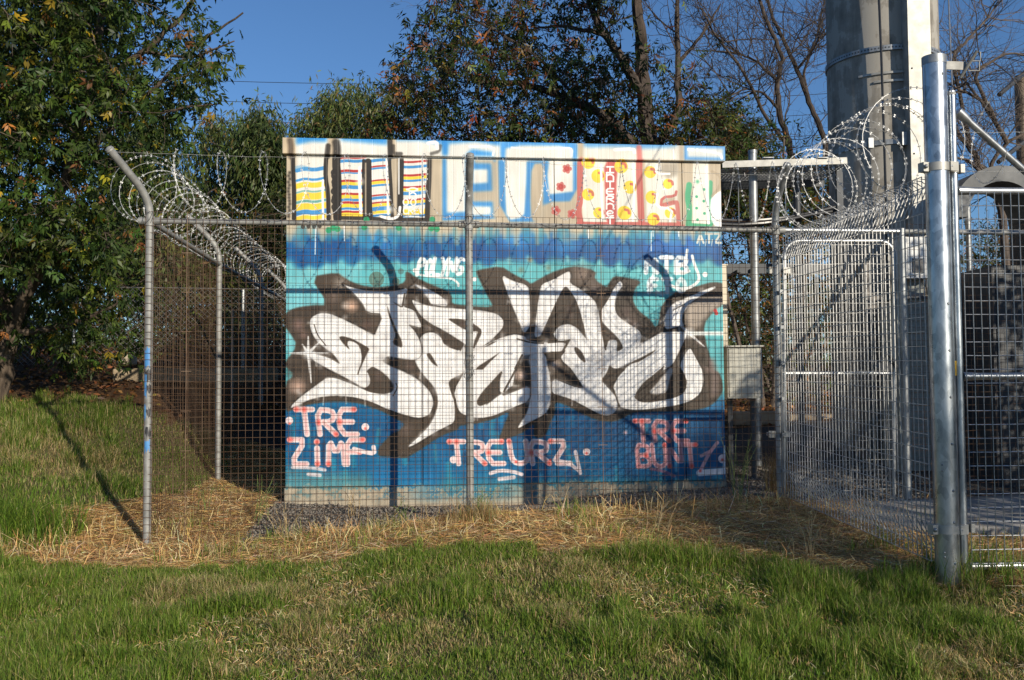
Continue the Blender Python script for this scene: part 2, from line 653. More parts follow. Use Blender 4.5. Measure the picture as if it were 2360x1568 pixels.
def word(tile, txt, x, y, w, h, gap, sw, col, soft=2.0, a=1.0, slant=0.0, over=None, drop=0.0):
    """letters as sprayed strokes; x, y is the top left of the first letter in tile pixels"""
    k = TILE[tile][2]
    for i, chh in enumerate(txt):
        if chh != ' ':
            for s in GLY[chh]:
                q = []
                for t in s.split():
                    gx, gy = (float(z) for z in t.split(','))
                    q.append('%f,%f' % (x + gx * w - slant * gy * h, y + gy * h + drop * i))
                stroke(tile + ' ' + ' '.join(q), sw / k, col, soft, a, 1)
                if over:
                    e = q[-1] if (i % 2) else q[0]
                    spot(tile + ' ' + e, sw * 0.75 / k, over, soft=1, a=0.75)
                    stroke(tile + ' ' + ' '.join(q), sw * 0.45 / k, over, sw * 0.2 / k * OPX + 1, 0.18, 1)
        x += w + gap


def band(y0, y1, col, soft, a=1.0, x0=1100, x1=2960, wob=0, step=40, seed=1, top_soft=None):
    r = np.random.default_rng(seed)
    xs = np.arange(x0, x1 + step, step)
    top = ['%f,%f' % (x, y0 + wob * (r.random() - 0.5) * 2) for x in xs]
    bot = ['%f,%f' % (x, y1 + wob * (r.random() - 0.5) * 2) for x in xs[::-1]]
    fill('O ' + ' '.join(top + bot), col, soft, a, 1)


WHITE, OFFW, BEIGE = (232, 231, 230), (222, 219, 211), (180, 166, 144)
BLUE, DEEP, NAVY, TEAL, CYAN = (56, 134, 196), (8, 84, 138), (12, 58, 112), (92, 174, 180), (124, 194, 204)
DARK, BLACK, OLIVE = (70, 61, 53), (40, 36, 33), (96, 86, 70)
RED, YEL, PINKR, GREEN = (170, 44, 42), (236, 200, 56), (184, 92, 86), (46, 158, 112)

IMG[:] = np.array(BEIGE) / 255.0
# --- lower field: sky-like bands behind the letters
band(1035, 1600, TEAL, 8, 1, wob=6)
fill('O 1100,1030 1480,1030 1420,1120 1300,1300 1260,1420 1120,1420', CYAN, 25, 0.8)
band(1590, 1990, (14, 100, 146), 14, 1)
band(1660, 1800, (10, 70, 116), 30, 0.55)
for i in range(150):
    r_ = np.random.default_rng(100 + i)
    x, y = r_.uniform(1130, 2890), r_.uniform(1640, 1950)
    stroke('O %f,%f %f,%f' % (x, y, x + r_.uniform(-6, 6), y + r_.uniform(20, 90)), r_.uniform(6, 26), [(30, 136, 176), (8, 56, 98), (58, 160, 176), (24, 74, 126), (16, 48, 80)][i % 5], 7, 0.42)
band(1915, 1985, (60, 128, 140), 16, 0.6)
fill('O 1135,1870 1300,1890 1500,1900 1500,1990 1135,1990', (110, 150, 148), 14, 0.55)
fill('O 1480,1870 1760,1880 1760,2000 1480,2000', (20, 110, 164), 10, 0.7)
# --- dark blue cloud band with round lower edge
band(930, 1010, (32, 120, 168), 16, 0.85, wob=8, seed=4)
band(955, 1040, DEEP, 13, 1, wob=10, seed=5)
for i, (x, y, r_) in enumerate([(1150, 1010, 34), (1205, 1040, 38), (1265, 1042, 36), (1330, 1020, 36), (1405, 1030, 34), (1500, 1000, 40), (1560, 1010, 38), (1620, 1025, 32), (1700, 1000, 34), (1780, 1005, 36), (1840, 1020, 30), (1890, 1025, 30), (1950, 1035, 34), (2010, 1010, 30), (2080, 1000, 34), (2160, 1030, 30), (2240, 1000, 34), (2300, 1010, 30), (2370, 1020, 34), (2440, 1035, 36), (2520, 1040, 38), (2590, 1035, 44), (2660, 1020, 44), (2740, 1030, 38), (2800, 1020, 34), (2880, 1035, 34)]):
    q = pts('O %d,%d' % (x, y))[0]
    for dy in (-20, 0):
        strokep(np.array([q + (0, -dy * OPX), q + (0.01, -dy * OPX)]), r_ * 1.9 * OPX, (8, 78, 136) if i % 2 else (12, 90, 146), r_ * 0.55 * OPX, 0.9, 0)
    strokep(np.array([q + (r_ * 0.9 * OPX, -30 * OPX), q + (r_ * 0.95 * OPX, -44 * OPX)]), 16 * OPX, (140, 206, 208), 12 * OPX, 0.55, 0)
fill('O 1440,960 1500,915 1560,915 1600,960 1560,1010 1480,1010', (44, 128, 196), 14, 0.7)
fill('O 2170,1000 2200,930 2230,890 2265,890 2300,940 2340,1000', (36, 108, 168), 8, 0.9)
fill('O 2235,960 2250,925 2275,925 2290,960 2270,980', (150, 160, 150), 7, 0.6)
fill('O 2560,1010 2590,960 2650,925 2740,922 2790,960 2810,1020', (30, 104, 180), 12, 0.9)
fill('O 1140,925 1190,925 1240,990 1190,1000', (106, 128, 148), 8, 0.6)
fill('O 2000,915 2130,915 2130,985 2000,985', (64, 140, 208), 12, 0.75)
band(898, 930, BEIGE, 5, 0.25)
for i in range(60):
    r_ = np.random.default_rng(400 + i)
    x, y = r_.uniform(1130, 2890), r_.uniform(925, 1030)
    spot('O %f,%f' % (x, y), r_.uniform(22, 60), [(44, 134, 176), (70, 150, 180), (18, 74, 140), (34, 104, 172)][i % 4], soft=1, a=0.4)
for i in range(80):
    r_ = np.random.default_rng(600 + i)
    x, y = r_.uniform(1130, 2890), r_.uniform(1060, 1600)
    spot('O %f,%f' % (x, y), r_.uniform(25, 70), [(122, 194, 200), (64, 150, 164), (98, 178, 190)][i % 3], soft=1, a=0.35)
band(895, 935, (186, 174, 152), 7, 0.7, wob=14, seed=9)
for i in range(70):
    r_ = np.random.default_rng(800 + i)
    x = 1140 + i * 25 + r_.uniform(-8, 8)
    stroke('O %f,%f %f,%f' % (x, r_.uniform(905, 930), x + r_.uniform(-5, 5), r_.uniform(945, 975)), r_.uniform(12, 26), [(196, 182, 154), (38, 128, 160), (60, 148, 168)][int(r_.integers(0, 3))], 9, 0.5)
# --- dark back shape of the large letters, part of the post's shadow traced in
SIL = ('A 310,585 590,540 650,590 760,650 900,690 1080,690 1250,660 1290,620 1285,540 1310,530 1390,590 1560,670 1740,740 1765,800 1762,862 1900,882 2190,900 2150,820 2080,690 2010,540 2030,515 2270,475 '
       'C 130,540 280,612 305,640 390,590 500,530 640,480 760,460 960,510 935,590 1060,680 1090,620 1130,560 1230,570 1412,610 1340,680 1315,790 1360,890 1500,1000 1545,1080 1580,1020 1590,900 1640,800 1760,710 1960,660 2120,615 2260,640 '
       'C 2260,810 2130,900 2020,1040 2050,1240 2080,1330 2110,1491 D 2180,100 2212,200 2215,300 2120,420 2000,470 1800,490 1400,495 1300,510 1200,570 1100,595 960,575 820,515 640,420 545,395 550,500 500,600 470,690 420,760 330,740 340,600 250,690 120,745 0,785 '
       'B 2240,800 2300,640 2360,500 2200,585 1980,640 1840,650 1830,690 1680,745 1560,815 1440,900 1330,965 1290,985 1150,975 1000,965 1010,880 1080,800 1140,740 1240,690 1280,630 1200,590 1100,530 960,470 840,430 700,405 500,405 300,435 160,480 50,520 '
       '50,215 150,130 55,40 A 40,1480 180,1290 100,1160 50,1100 50,960 150,905 300,880 500,875')
fill(SIL, DARK, 2, 1, 1)
r_ = np.random.default_rng(11)
for i in range(60):                                # uneven spray in the dark paint
    t = 'ABCD'[i % 4]
    x, y = r_.uniform(60, 2300), r_.uniform(560, 1480) if t in 'AC' else r_.uniform(20, 480)
    p = pts('%s %f,%f' % (t, x, y))[0]
    ix, iy = int(p[0]), int(p[1])
    if 0 <= ix < IW and 0 <= iy < IH and abs(IMG[iy, ix, 0] - DARK[0] / 255) < 0.03:
        spot('%s %f,%f' % (t, x, y), r_.uniform(18, 40), [(84, 72, 62), (40, 34, 30), (98, 82, 72)][i % 3], soft=1, a=0.6)
for s, r0, c, a in (('A 735,885', 34, (238, 196, 170), .95), ('A 670,880', 22, (220, 206, 196), .8), ('A 550,790', 40, (120, 104, 96), .7), ('A 620,650', 40, (170, 160, 150), .7), ('A 190,1080', 36, (146, 118, 112), .7), ('A 240,1180', 26, (150, 120, 112), .6),
                    ('A 1525,1105', 22, (150, 138, 132), .8), ('B 180,250', 38, (240, 196, 172), .95), ('B 180,240', 60, (150, 130, 120), .5), ('B 1290,690', 40, (116, 100, 92), .7), ('C 820,540', 60, (150, 132, 122), .7), ('C 940,680', 44, (140, 124, 120), .6), ('C 690,880', 40, (112, 92, 86), .7),
                    ('C 1260,930', 44, (112, 92, 86), .6), ('C 1330,1040', 40, (118, 98, 94), .6), ('D 210,130', 34, (240, 212, 196), .9), ('D 545,20', 34, (236, 214, 200), .9), ('D 1110,150', 30, (128, 108, 104), .8), ('A 1700,860', 24, (90, 80, 70), .6), ('A 1330,1500', 30, (110, 92, 86), .6), ('A 900,1080', 30, (110, 84, 78), .5)):
    spot(s, r0, c, soft=1, a=a)
stroke('D 2105,0 2140,120 2130,300', 30, (128, 112, 108), 18, 0.7)
stroke('C 1960,1250 2040,1400 2080,1480', 34, (126, 110, 106), 18, 0.6)
fill('C 1850,900 1880,830 2000,770 2260,760 2260,820 2130,890 2020,1000 1990,1070 1900,1090 1860,1040 1840,960', (172, 160, 148), 7, 0.9)
# drips and smudges above
spot('A 990,610', 30, (86, 108, 96), a=.75)
spot('A 1190,635', 15, (86, 100, 88), a=.75)
spot('A 1240,530 1130,530', 12, (76, 110, 110), a=.7)
spot('A 890,480', 18, (56, 120, 140), soft=1, a=.7)
spot('C 300,400', 16, (150, 130, 104), soft=1, a=.9)
spot('C 210,500 480,480', 18, (104, 116, 100), soft=1, a=.8)
# --- white letter faces (outlined)
W_I = 'A 640,655 690,682 800,712 950,735 1100,738 1230,722 1312,700 1295,760 1275,830 1255,890 1380,930 1410,1000 1455,1085 1443,1106 1380,1092 1310,1070 1380,1140 1430,1230 1455,1330 1440,1410 1380,1440 1240,1425 1090,1395 1040,1450 B 1130,40 1250,90 1370,150 1450,210 1520,280 1562,350 1572,430 1552,500 1520,545 1440,572 1360,562 1220,522 1080,472 960,415 850,378 720,352 560,342 400,357 280,392 180,442 104,476 130,430 220,350 330,270 420,200 480,160 560,160 680,200 800,250 900,300 1000,322 1085,328 1160,300 1170,230 1140,190 1090,130 1010,75 945,42 A 850,1470 920,1320 970,1192 1065,965 890,950 860,880 800,800 720,720'
W_II = 'A 300,1060 325,1000 400,960 500,962 600,1000 750,1072 880,1142 970,1192 1110,1150 1100,1390 1040,1455 B 945,45 885,90 910,120 927,180 920,235 880,270 800,232 640,140 480,60 400,15 A 340,1440 280,1370 370,1378 500,1415 630,1492 550,1378 480,1330 390,1260 330,1170'
W_III = 'A 1362,655 1440,678 1560,730 1650,785 1705,835 1722,884 1640,884 1548,868 1520,800 1450,722'
W_IV = 'A 1345,815 1420,850 1520,885 1700,905 1900,920 2100,935 2230,970 2290,1025 2296,1075 2270,1130 2170,1232 2080,1300 1980,1345 1940,1300 1885,1266 1700,1145 1560,1072 1460,1002 1400,920'
W_V = 'A 1438,1215 1475,1170 1560,1152 1640,1190 1700,1300 1853,1352 1890,1275 1905,1539 B 1870,118 1720,190 1750,290 1790,400 1796,500 1790,615 1700,662 1600,712 1470,792 1370,852 1300,876 1430,757 1530,655 1587,550 1622,440 1617,330 1572,240 1482,140 1422,60 1390,0 A 1390,1440 1440,1420 1466,1340 1452,1260'
W_VI = 'B 1785,290 1885,115 A 1960,1400 1985,1330 2110,1288 2240,1222 2360,1185 C 150,1138 255,1160 260,1200 420,1225 650,1205 700,1188 640,1290 600,1315 480,1312 300,1340 220,1350 150,1491 D 130,225 60,283 0,322 B 2150,415 2100,450 C 0,1491 D 0,345 150,290 300,228 292,385 150,440 0,503 B 2200,547 2050,577 1900,546 1842,510 1812,430'
W_VII = 'C 12,545 130,612 280,652 292,760 300,950 294,1060 240,1138 200,1035 130,875 60,690'
W_VIII = 'C 340,1170 352,1050 370,880 400,700 415,640 520,600 620,545 690,505 705,560 690,630 800,690 940,800 968,870 1000,1030 1052,1300 1020,1420 900,1420 880,1240 855,1160 800,930 750,790 700,715 650,655 600,730 530,880 440,1080 400,1160'
W_IX = 'C 525,1150 560,1080 620,1045 690,1034 760,1070 820,1140 870,1200 1052,1290 1080,1188 1150,1188 1172,1222 1160,1310 1215,1290 1222,1262 1180,1180 1080,1085 1010,1010 1000,905 1080,790 1120,700 1190,600 1225,650 1170,720 1140,820 1145,910 1182,970 1300,1050 1382,1100 1407,1150 1385,1240 1500,1180 1600,1120 1640,1118 1820,1108 1855,1135 1840,1190 1790,1310 1720,1440 D 1600,90 1440,180 1330,330 1400,390 1480,398 1600,378 1740,350 1820,310 1860,230 1830,120 1790,50 C 1800,1400 1880,1270 1920,1310 1980,1440 D 2012,80 2022,200 1992,310 1900,382 1780,422 1600,452 1400,474 1300,472 1205,452 1178,400 1150,340 1120,245 1180,132 1290,20 C 1390,1400 1250,1445 1140,1488 1085,1440 D 1082,50 1060,112 1005,180 1082,262 1152,342 1172,402 1160,472 1112,522 1040,532 960,502 850,442 720,372 600,332 520,312 514,205 540,170 600,190 720,240 822,262 832,250 700,50 630,0 C 602,1360 650,1310 640,1300 700,1190 600,1215'
W_X = 'C 290,1350 360,1308 450,1328 480,1491 D 492,120 506,250 502,400 470,492 400,542 280,602 172,664 200,610 260,520 292,420 312,300 310,150 295,0'
W_XIII = 'C 1640,1092 1630,1000 1650,920 1720,830 1850,780 1980,720 2130,660 2150,675 2000,752 1880,832 1822,920 1808,1000 1830,1060 1792,1050 1722,1076'
WS = [W_I, W_II, W_III, W_IV, W_V, W_VI, W_VII, W_VIII, W_IX, W_X, W_XIII]
for s in WS:
    p = chaikin(pts(s), 1)
    r_ = np.random.default_rng(len(p))
    for k0 in range(0, len(p), 3):
        seg = np.vstack([p, p[:1]])[k0:k0 + 5]
        if len(seg) > 1:
            strokep(seg, r_.uniform(6, 15) * OPX, BLACK, 4, r_.uniform(0.15, 0.7), 0)
for s in WS:
    fill(s, WHITE, 1.2, 1, 1)
r_ = np.random.default_rng(5)
for i, s in enumerate(WS):                         # soft grey shading the painter left inside the faces
    p = chaikin(pts(s), 1)
    q = p + (p.mean(0) - p) * 0.03
    strokep(np.vstack([q, q[:1]]), 5 * OPX, (196, 192, 188), 5, 0.35, 0)
    for k0 in range(0, len(p), 2):                 # fading spray along the inside of the edge
        if r_.random() < 0.75:
            q = p[k0] + (p.mean(0) - p[k0]) * r_.uniform(0.03, 0.16)
            ix, iy = int(np.clip(q[0], 0, IW - 1)), int(np.clip(q[1], 0, IH - 1))
            if IMG[iy, ix].min() > 0.62:
                rr = r_.uniform(8, 26) * OPX
                strokep(np.array([q, q + r_.normal(0, 14, 2) * OPX]), rr, [(190, 187, 185), (206, 202, 200), (222, 219, 216)][k0 % 3], rr * 0.9, 0.5, 0)
for i in range(260):                               # brush and drip marks in the white
    x, y = r_.uniform(1250, 2850), r_.uniform(1100, 1750)
    q = pts('O %f,%f %f,%f' % (x, y, x + r_.uniform(-5, 5), y + r_.uniform(10, 50)))
    ix, iy = int(q[0][0]), int(q[0][1])
    if 0 <= ix < IW and 0 <= iy < IH and IMG[iy, ix].min() > 0.75:
        strokep(q, r_.uniform(2, 9) * OPX, [(204, 200, 198), (246, 246, 244), (214, 212, 212)][i % 3], 3, 0.45, 0)
# counters and cracks
for s in ('A 600,1205 640,1193 740,1220 850,1280 922,1322 890,1380 860,1450 820,1539 B 800,135 790,120 A 845,1440 820,1300 770,1258 700,1238 690,1280 720,1340 650,1275',
          'B 885,92 945,45 1010,80 1090,140 1140,200 1162,262 1140,302 1080,324 990,320 900,300 862,272 922,232 927,180 910,120',
          'A 1098,868 1125,960 1190,1120 1250,1240 1257,1300 1240,1314 1148,1270 1190,1185 1150,1080 1112,980',
          'A 1710,1012 1850,1018 1960,1050 2062,1120 2070,1160 2040,1230 1980,1345 1988,1260 2020,1180 2032,1145 1960,1150 1880,1120 1800,1072',
          'A 1500,1385 1520,1368 1545,1372 1600,1470 1625,1512 1560,1474',
          'A 1700,1160 1885,1270 1853,1352',
          'A 1155,840 1255,892 1240,900 1190,870',
          'B 2025,440 2020,390 2070,310 2180,190 2292,68 2250,200 2222,330 2300,300 2240,330 2150,412 2060,452',
          'A 2040,1500 2260,1358 2160,1455 2080,1539 2000,1539', 'A 2090,1310 2180,1255 2230,1245 2150,1290',
          'C 652,655 702,715 752,790 802,930 857,1160 760,1068 690,1034 600,1044 540,1100 490,1160 400,1160 440,1080 530,880 602,730',
          'C 560,1215 650,1200 702,1184 690,1212 650,1280 600,1330 640,1260 655,1225', 'C 480,1315 610,1310 660,1290 620,1340 600,1362 560,1400 500,1420 470,1400',
          'C 735,1272 760,1263 812,1310 842,1370 852,1428 790,1382 745,1312',
          'C 1010,1040 1080,1090 1172,1180 1222,1262 1205,1292 1155,1312 1172,1222 1150,1190 1080,1188 1052,1285 1030,1150',
          'C 1240,1446 1400,1370 1555,1288 1500,1342 1380,1412',
          'D 1005,180 1060,110 1082,50 1150,68 1260,60 1182,130 1130,232 1110,252', 'D 1110,255 1135,262 1172,390 1195,445 1180,445 1150,350',
          'D 1330,350 1352,318 1450,220 1560,112 1645,15 1600,112 1530,212 1462,312 1560,332 1700,332 1800,292 1862,232 1822,312 1740,352 1600,382 1480,400 1390,397',
          'D 1760,50 1795,60 1832,120 1862,200 1842,242 1780,292 1800,200 1790,110',
          'C 1838,1190 1858,1200 1800,1310 1735,1440 1690,1491 1760,1350', 'C 1880,1195 1980,1245 2040,1300 2090,1480 D 2010,20 C 1960,1400 1900,1290',
          'D 155,200 205,0 290,0 305,190 290,215 130,228'):
    fill(s, DARK, 1.3, 1, 1)
spot('D 210,130', 30, (244, 216, 200), soft=1, a=.9)
for s in ('C 680,880', 'C 700,940', 'C 1100,1160', 'B 1010,170', 'B 1010,120', 'A 1880,1070'):
    spot(s, 22, (104, 88, 82), soft=1, a=.6)
for s, w in (('A 1440,1010 1520,1070 1650,1150 1690,1260', 12), ('B 1755,280 1806,420 1808,600', 9), ('A 350,1075 380,1180 470,1290', 4), ('B 1190,215 1208,260 1160,345', 4), ('C 1000,900 1000,1020 1050,1290', 7), ('D 1610,60 1480,170 1350,330', 5),
             ('C 1720,900 1830,840', 4), ('A 1280,760 1255,890', 7), ('C 480,1222 650,1208', 6), ('C 170,1185 320,1225 430,1228', 6), ('D 190,10 40,290', 8), ('C 220,1345 150,1480', 8)):
    stroke(s, w, DARK, 1.5, 0.9)
fill('D 1470,305 1560,210 1640,110 1700,40 1720,90 1690,160 1660,300 1560,325', (214, 210, 206), 2, .9)
# white stars
for c, rs in (('A 290,1370', ((-190, 0), (200, 0), (0, -170), (30, 300), (-60, -90), (110, -110))), ('C 1880,1130', ((-60, 0), (370, 0), (-190, -180), (150, 130)))):
    cx, cy = (float(z) for z in c.split()[1].split(','))
    spot(c, 34, (240, 240, 240), soft=1, a=.9)
    for dx, dy in rs:
        stroke('%s %f,%f %f,%f' % (c[0], cx, cy, cx + dx, cy + dy), 13, (238, 238, 238), 3, 0.85, 0, 5)
stroke('C 1900,1130 2250,1130', 18, (228, 232, 230), 7, 0.8)
spot('C 2140,905 2150,930', 8, (196, 52, 52), a=.9)
# --- white tags on the blue
word('A', 'PoLYNG', 1435, 395, 66, 170, 12, 38, (238, 240, 240), 3, .92, slant=.18)
stroke('A 1400,560 1600,590 1760,600 1830,650 1830,680', 9, WHITE, 2, .9)
spot('A 1385,520 1995,610', 9, WHITE)
word('C', 'MTB', 1450, 375, 110, 150, 40, 48, (238, 240, 242), 4, .92)
word('C', 'FTO', 1480, 590, 80, 130, 60, 46, (226, 234, 236), 4, .85)
stroke('C 1860,300 1850,380 1830,440 1760,480 1810,540 1880,510', 11, WHITE, 2, .95)
stroke('C 1910,360 1930,440 1980,560 1970,620 1880,680 1780,690 1690,650', 12, WHITE, 2, .95)
spot('C 2038,545', 11, WHITE)
stroke('C 1520,480 1530,540 1500,600 1510,700', 12, (230, 236, 238), 3, .8)
stroke('C 1560,720 1620,740', 16, (190, 208, 212), 5, .7)
word('C', 'ATZ', 1960, 140, 62, 90, 24, 22, (216, 210, 198), 2, .9)
for x in (1990, 2050, 2110, 2180):
    stroke('C %d,200 %d,%d' % (x, x - 8, 260 + (x % 5) * 9), 5, (216, 210, 198), 1.5, .85, 0, 2)
# --- pink and red tags at the foot
PK, RD = (240, 216, 214), (226, 52, 40)
word('B', 'TRE', 165, 485, 165, 255, 50, 58, PK, 3, .95, slant=-.12, over=RD)
spot('B 95,600', 15, PK, a=.95)
spot('B 875,665', 15, PK, a=.95)
spot('B 875,680 100,630', 8, RD, soft=1, a=.8)
word('B', 'ZiMF', 100, 795, 165, 250, 30, 58, PK, 3, .95, slant=-.03, over=RD)
stroke('B 760,890 860,920 970,940 960,870', 17, PK, 3, .95)
stroke('B 130,1080 330,1085 460,1105', 13, PK, 4, .8)
stroke('B 290,1150 410,1160', 14, PK, 4, .8)
word('B', 'TRE', 1735, 815, 150, 225, 45, 56, PK, 3, .95, slant=-.1, over=RD)
spot('B 1780,1000', 15, PK, a=.95)
word('D', 'URZ', 90, 785, 165, 220, 40, 56, PK, 3, .95, slant=-.14, over=RD)
stroke('D 540,970 680,1000 790,1080 800,1110 750,890', 15, PK, 3, .92)
spot('D 860,890', 15, PK, a=.95)
spot('D 860,905 500,970 160,990', 8, RD, soft=1, a=.9)
stroke('B 2160,1140 2250,1110 2380,1120 2480,1150', 15, PK, 3, .9)
stroke('B 2250,1200 2400,1180', 16, PK, 4, .85)
PD = (224, 168, 172)
word('D', 'TRE', 1340, 585, 140, 195, 45, 52, PD, 3, .9, slant=-.08, over=RD)
spot('D 1245,700', 15, PD, soft=1, a=.95)
word('D', 'BUNT', 1355, 820, 125, 215, 30, 50, PD, 3, .85, slant=-.1, over=RD)
stroke('D 2160,800 2080,900 1990,1080', 15, PD, 3, .85)
stroke('D 2000,930 2100,880', 14, PD, 3, .8)
stroke('D 1980,1100 2260,1080', 26, (240, 234, 236), 4, .9)
stroke('D 2250,850 2240,1080', 24, (240, 236, 238), 4, .9)
spot('D 2210,960', 18, PK, a=.9)
spot('D 2210,970 1990,1080 1420,970', 9, RD, soft=1, a=.9)
stroke('D 1500,1060 1620,1080 1730,1130', 13, (170, 110, 130), 4, .8)

# --- upper band: block letters over the fascia
band(540, 898, (186, 172, 149), 2, 1)
fill('E 190,170 460,170 460,850 190,850', OFFW, 3)
for y, c, w in ((400, BLUE, 34), (490, BLUE, 22), (540, YEL, 46), (598, (120, 170, 160), 16), (640, YEL, 60), (688, (96, 158, 150), 22), (735, YEL, 54), (785, BLUE, 40), (832, YEL, 34)):
    stroke('E 195,%d 270,%d 350,%d 450,%d' % (y + 12, y - 8, y + 6, y - 14), w / 2.24, c, 2.5, .92)
stroke('E 195,390 240,380 300,400', 18, (96, 160, 204), 6, .5)
fill('E 585,170 1035,170 1035,840 585,840', OFFW, 2)
for y, c, w in ((295, RED, 20), (325, BLUE, 26), (413, RED, 22), (432, BLUE, 12), (503, RED, 20), (528, YEL, 30), (558, BLUE, 34), (620, RED, 22), (645, YEL, 34), (672, BLUE, 22), (698, RED, 22), (726, YEL, 34), (752, BLUE, 20), (780, RED, 20), (808, YEL, 40)):
    stroke('E 585,%d 650,%d 720,%d 812,%d' % (y + 4, y - 3, y + 5, y - 4), w / 2.24, c, 1.5, .95)
for y, c, w in ((320, BLUE, 28), (374, RED, 14), (392, BLUE, 16), (500, RED, 14), (520, YEL, 26), (545, BLUE, 18), (634, RED, 14), (658, BLUE, 24), (700, RED, 14), (722, YEL, 28), (755, BLUE, 36), (786, YEL, 26), (815, BLUE, 18)):
    stroke('E 860,%d 930,%d 1030,%d' % (y + 6, y - 4, y - 8), w / 2.24, c, 1.5, .95)
fill('E 1145,290 1365,290 1365,840 1145,840', OFFW, 2)
for y, c, w in ((330, RED, 18), (375, BLUE, 24), (450, RED, 20), (474, YEL, 26), (498, BLUE, 20), (556, RED, 18), (580, YEL, 26), (612, BLUE, 30), (668, RED, 16), (690, YEL, 26), (712, BLUE, 18), (745, OFFW, 20), (780, YEL, 50), (815, BLUE, 22)):
    stroke('E 1145,%d 1220,%d 1290,%d 1365,%d' % (y + 4, y + 6, y, y - 8), w / 2.24, c, 1.5, .95)
stroke('E 160,290 162,430 172,600 170,840', 17, BLACK, 3, .95)
r_ = np.random.default_rng(3)
for y in range(430, 830, 28):
    spot('E %d,%d' % (128 + r_.integers(-8, 8), y), 10, BLACK, soft=1, a=.9)
    spot('E %d,%d' % (548 + r_.integers(-16, 8), y), 15, BLACK, a=.9)
    spot('E %d,%d' % (826 + r_.integers(-4, 8), y), 11, BLACK, a=.9)
stroke('E 470,190 455,330 452,480 475,600 480,840', 17, BLACK, 2, .95)
stroke('E 560,200 545,330 560,480 560,620 560,840', 32, BLACK, 3, .95)
stroke('E 835,330 838,500 840,700 850,830', 25, BLACK, 2, .95)
stroke('E 795,320 790,500 800,700 800,820', 12, BLACK, 2, .95)
fill('E 806,340 818,340 818,800 806,800', BEIGE, 1)
fill('E 1050,290 1120,290 1120,840 1060,840', BEIGE, 2)
stroke('E 1030,150 1025,330 1040,560 1050,830', 13, BLACK, 2, .95)
stroke('E 1060,280 1110,275 1130,300 1125,480 1120,830', 24, BLACK, 2, .95)
stroke('E 590,835 860,840 1000,850 1120,850 1370,850', 15, BLACK, 2, .9)
stroke('E 1390,270 1385,450 1370,640 1365,850', 21, BLACK, 2, .95)
fill('E 1405,300 1480,300 1480,860 1395,860', BEIGE, 2)
for s, w in (('E 430,500 425,600 432,840', 9), ('E 760,380 755,480 770,790', 12), ('E 1000,310 1005,500 1015,800', 9), ('E 1110,300 1110,620', 5), ('E 1320,300 1320,800', 8), ('E 945,820 1040,850 1110,820 1120,740', 11)):
    stroke(s, w, (244, 243, 240), 2, .95)
spot('E 760,510 1025,760', 24, (236, 236, 234), soft=1, a=.9)
stroke('E 1180,580 1235,562 1290,580 1235,600 1180,582', 6, WHITE, 1.5)
word('E', 'n', 1205, 605, 60, 60, 10, 13, WHITE, 1.2)
word('E', 'oo', 1145, 655, 55, 70, 12, 12, WHITE, 1.2)
word('E', 'CREW', 1150, 735, 40, 65, 8, 11, WHITE, 1.2)
stroke('E 1160,820 1290,822', 5, WHITE, 1.2)
# E
fill('E 1500,130 1980,130 1980,840 1500,860', BLUE, 3, .95)
fill('E 1535,290 1705,300 1705,780 1540,790', OFFW, 4)
fill('E 1780,300 1960,310 1960,350 1790,345', BEIGE, 4, .9)
fill('E 1775,400 1905,400 1905,520 1775,530', OFFW, 4)
fill('E 1765,600 1980,590 1980,690 1770,690', BEIGE, 4, .95)
fill('E 1765,730 1935,735 1935,805 1765,815', OFFW, 4)
fill('E 1935,330 2030,330 2030,840 1955,840', BEIGE, 4, .9)
# N
fill('F -20,160 690,170 690,690 400,690 400,870 0,870', BLUE, 3, .95)
fill('F 45,200 660,200 655,290 240,280 235,500 225,690 215,830 60,860 45,600', OFFW, 3)
fill('F 440,310 655,320 655,600 440,625 425,450', OFFW, 3)
fill('F 285,350 395,345 385,560 390,680 350,860 280,860 270,640', BEIGE, 3)
fill('F 300,720 690,690 700,880 300,880', BEIGE, 6, .97)
for s in ('F 600,395', 'F 545,555', 'F 500,770', 'F 645,800'):
    x, y = (float(z) for z in s.split()[1].split(','))
    for k in range(5):
        spot('F %f,%f' % (x + 26 * math.cos(k * 1.257), y + 26 * math.sin(k * 1.257)), 8.5, PINKR, a=.85)
    spot(s, 11, (176, 60, 58), a=.9)
# U
fill('F 730,300 1230,300 1230,880 740,880', (220, 216, 204), 3)
stroke('F 720,320 716,500 720,680 700,760 720,870', 25, PINKR, 2, .9)
stroke('F 1255,215 1245,400 1255,600 1268,880', 27, PINKR, 3, .9)
stroke('F 700,885 900,890 1200,888 1640,895', 16, PINKR, 2, .9)
fill('F 930,330 1058,330 1040,560 1050,890 945,890 940,600', (182, 76, 72), 2, .92)
# S
fill('F 1300,330 1590,330 1590,870 1310,870', (220, 216, 204), 3)
fill('F 1440,340 1600,340 1590,450 1500,490 1440,420', (150, 140, 124), 6, .8)
fill('F 1440,660 1570,650 1560,700 1450,730', BEIGE, 2, .9)
stroke('F 1580,600 1570,640 1450,650 1440,740', 11, PINKR, 2, .9)
stroke('F 1470,720 1580,690 1590,720 1600,870', 18, PINKR, 3, .8)
for s, r0 in (('F 790,335', 28), ('F 880,460', 28), ('F 790,625', 25), ('F 885,790', 23), ('F 1085,375', 28), ('F 1165,560', 27), ('F 1115,790', 29), ('F 1345,425', 25), ('F 1362,650', 27), ('F 1375,845', 26), ('F 1505,530', 21), ('F 1525,790', 23)):
    spot(s, r0, YEL, a=.95)
    x, y = (float(z) for z in s.split()[1].split(','))
    stroke('F %f,%f %f,%f %f,%f' % (x + 8, y - 28, x + 36, y - 24, x + 42, y + 4), 11, PINKR, 1.5, .85)
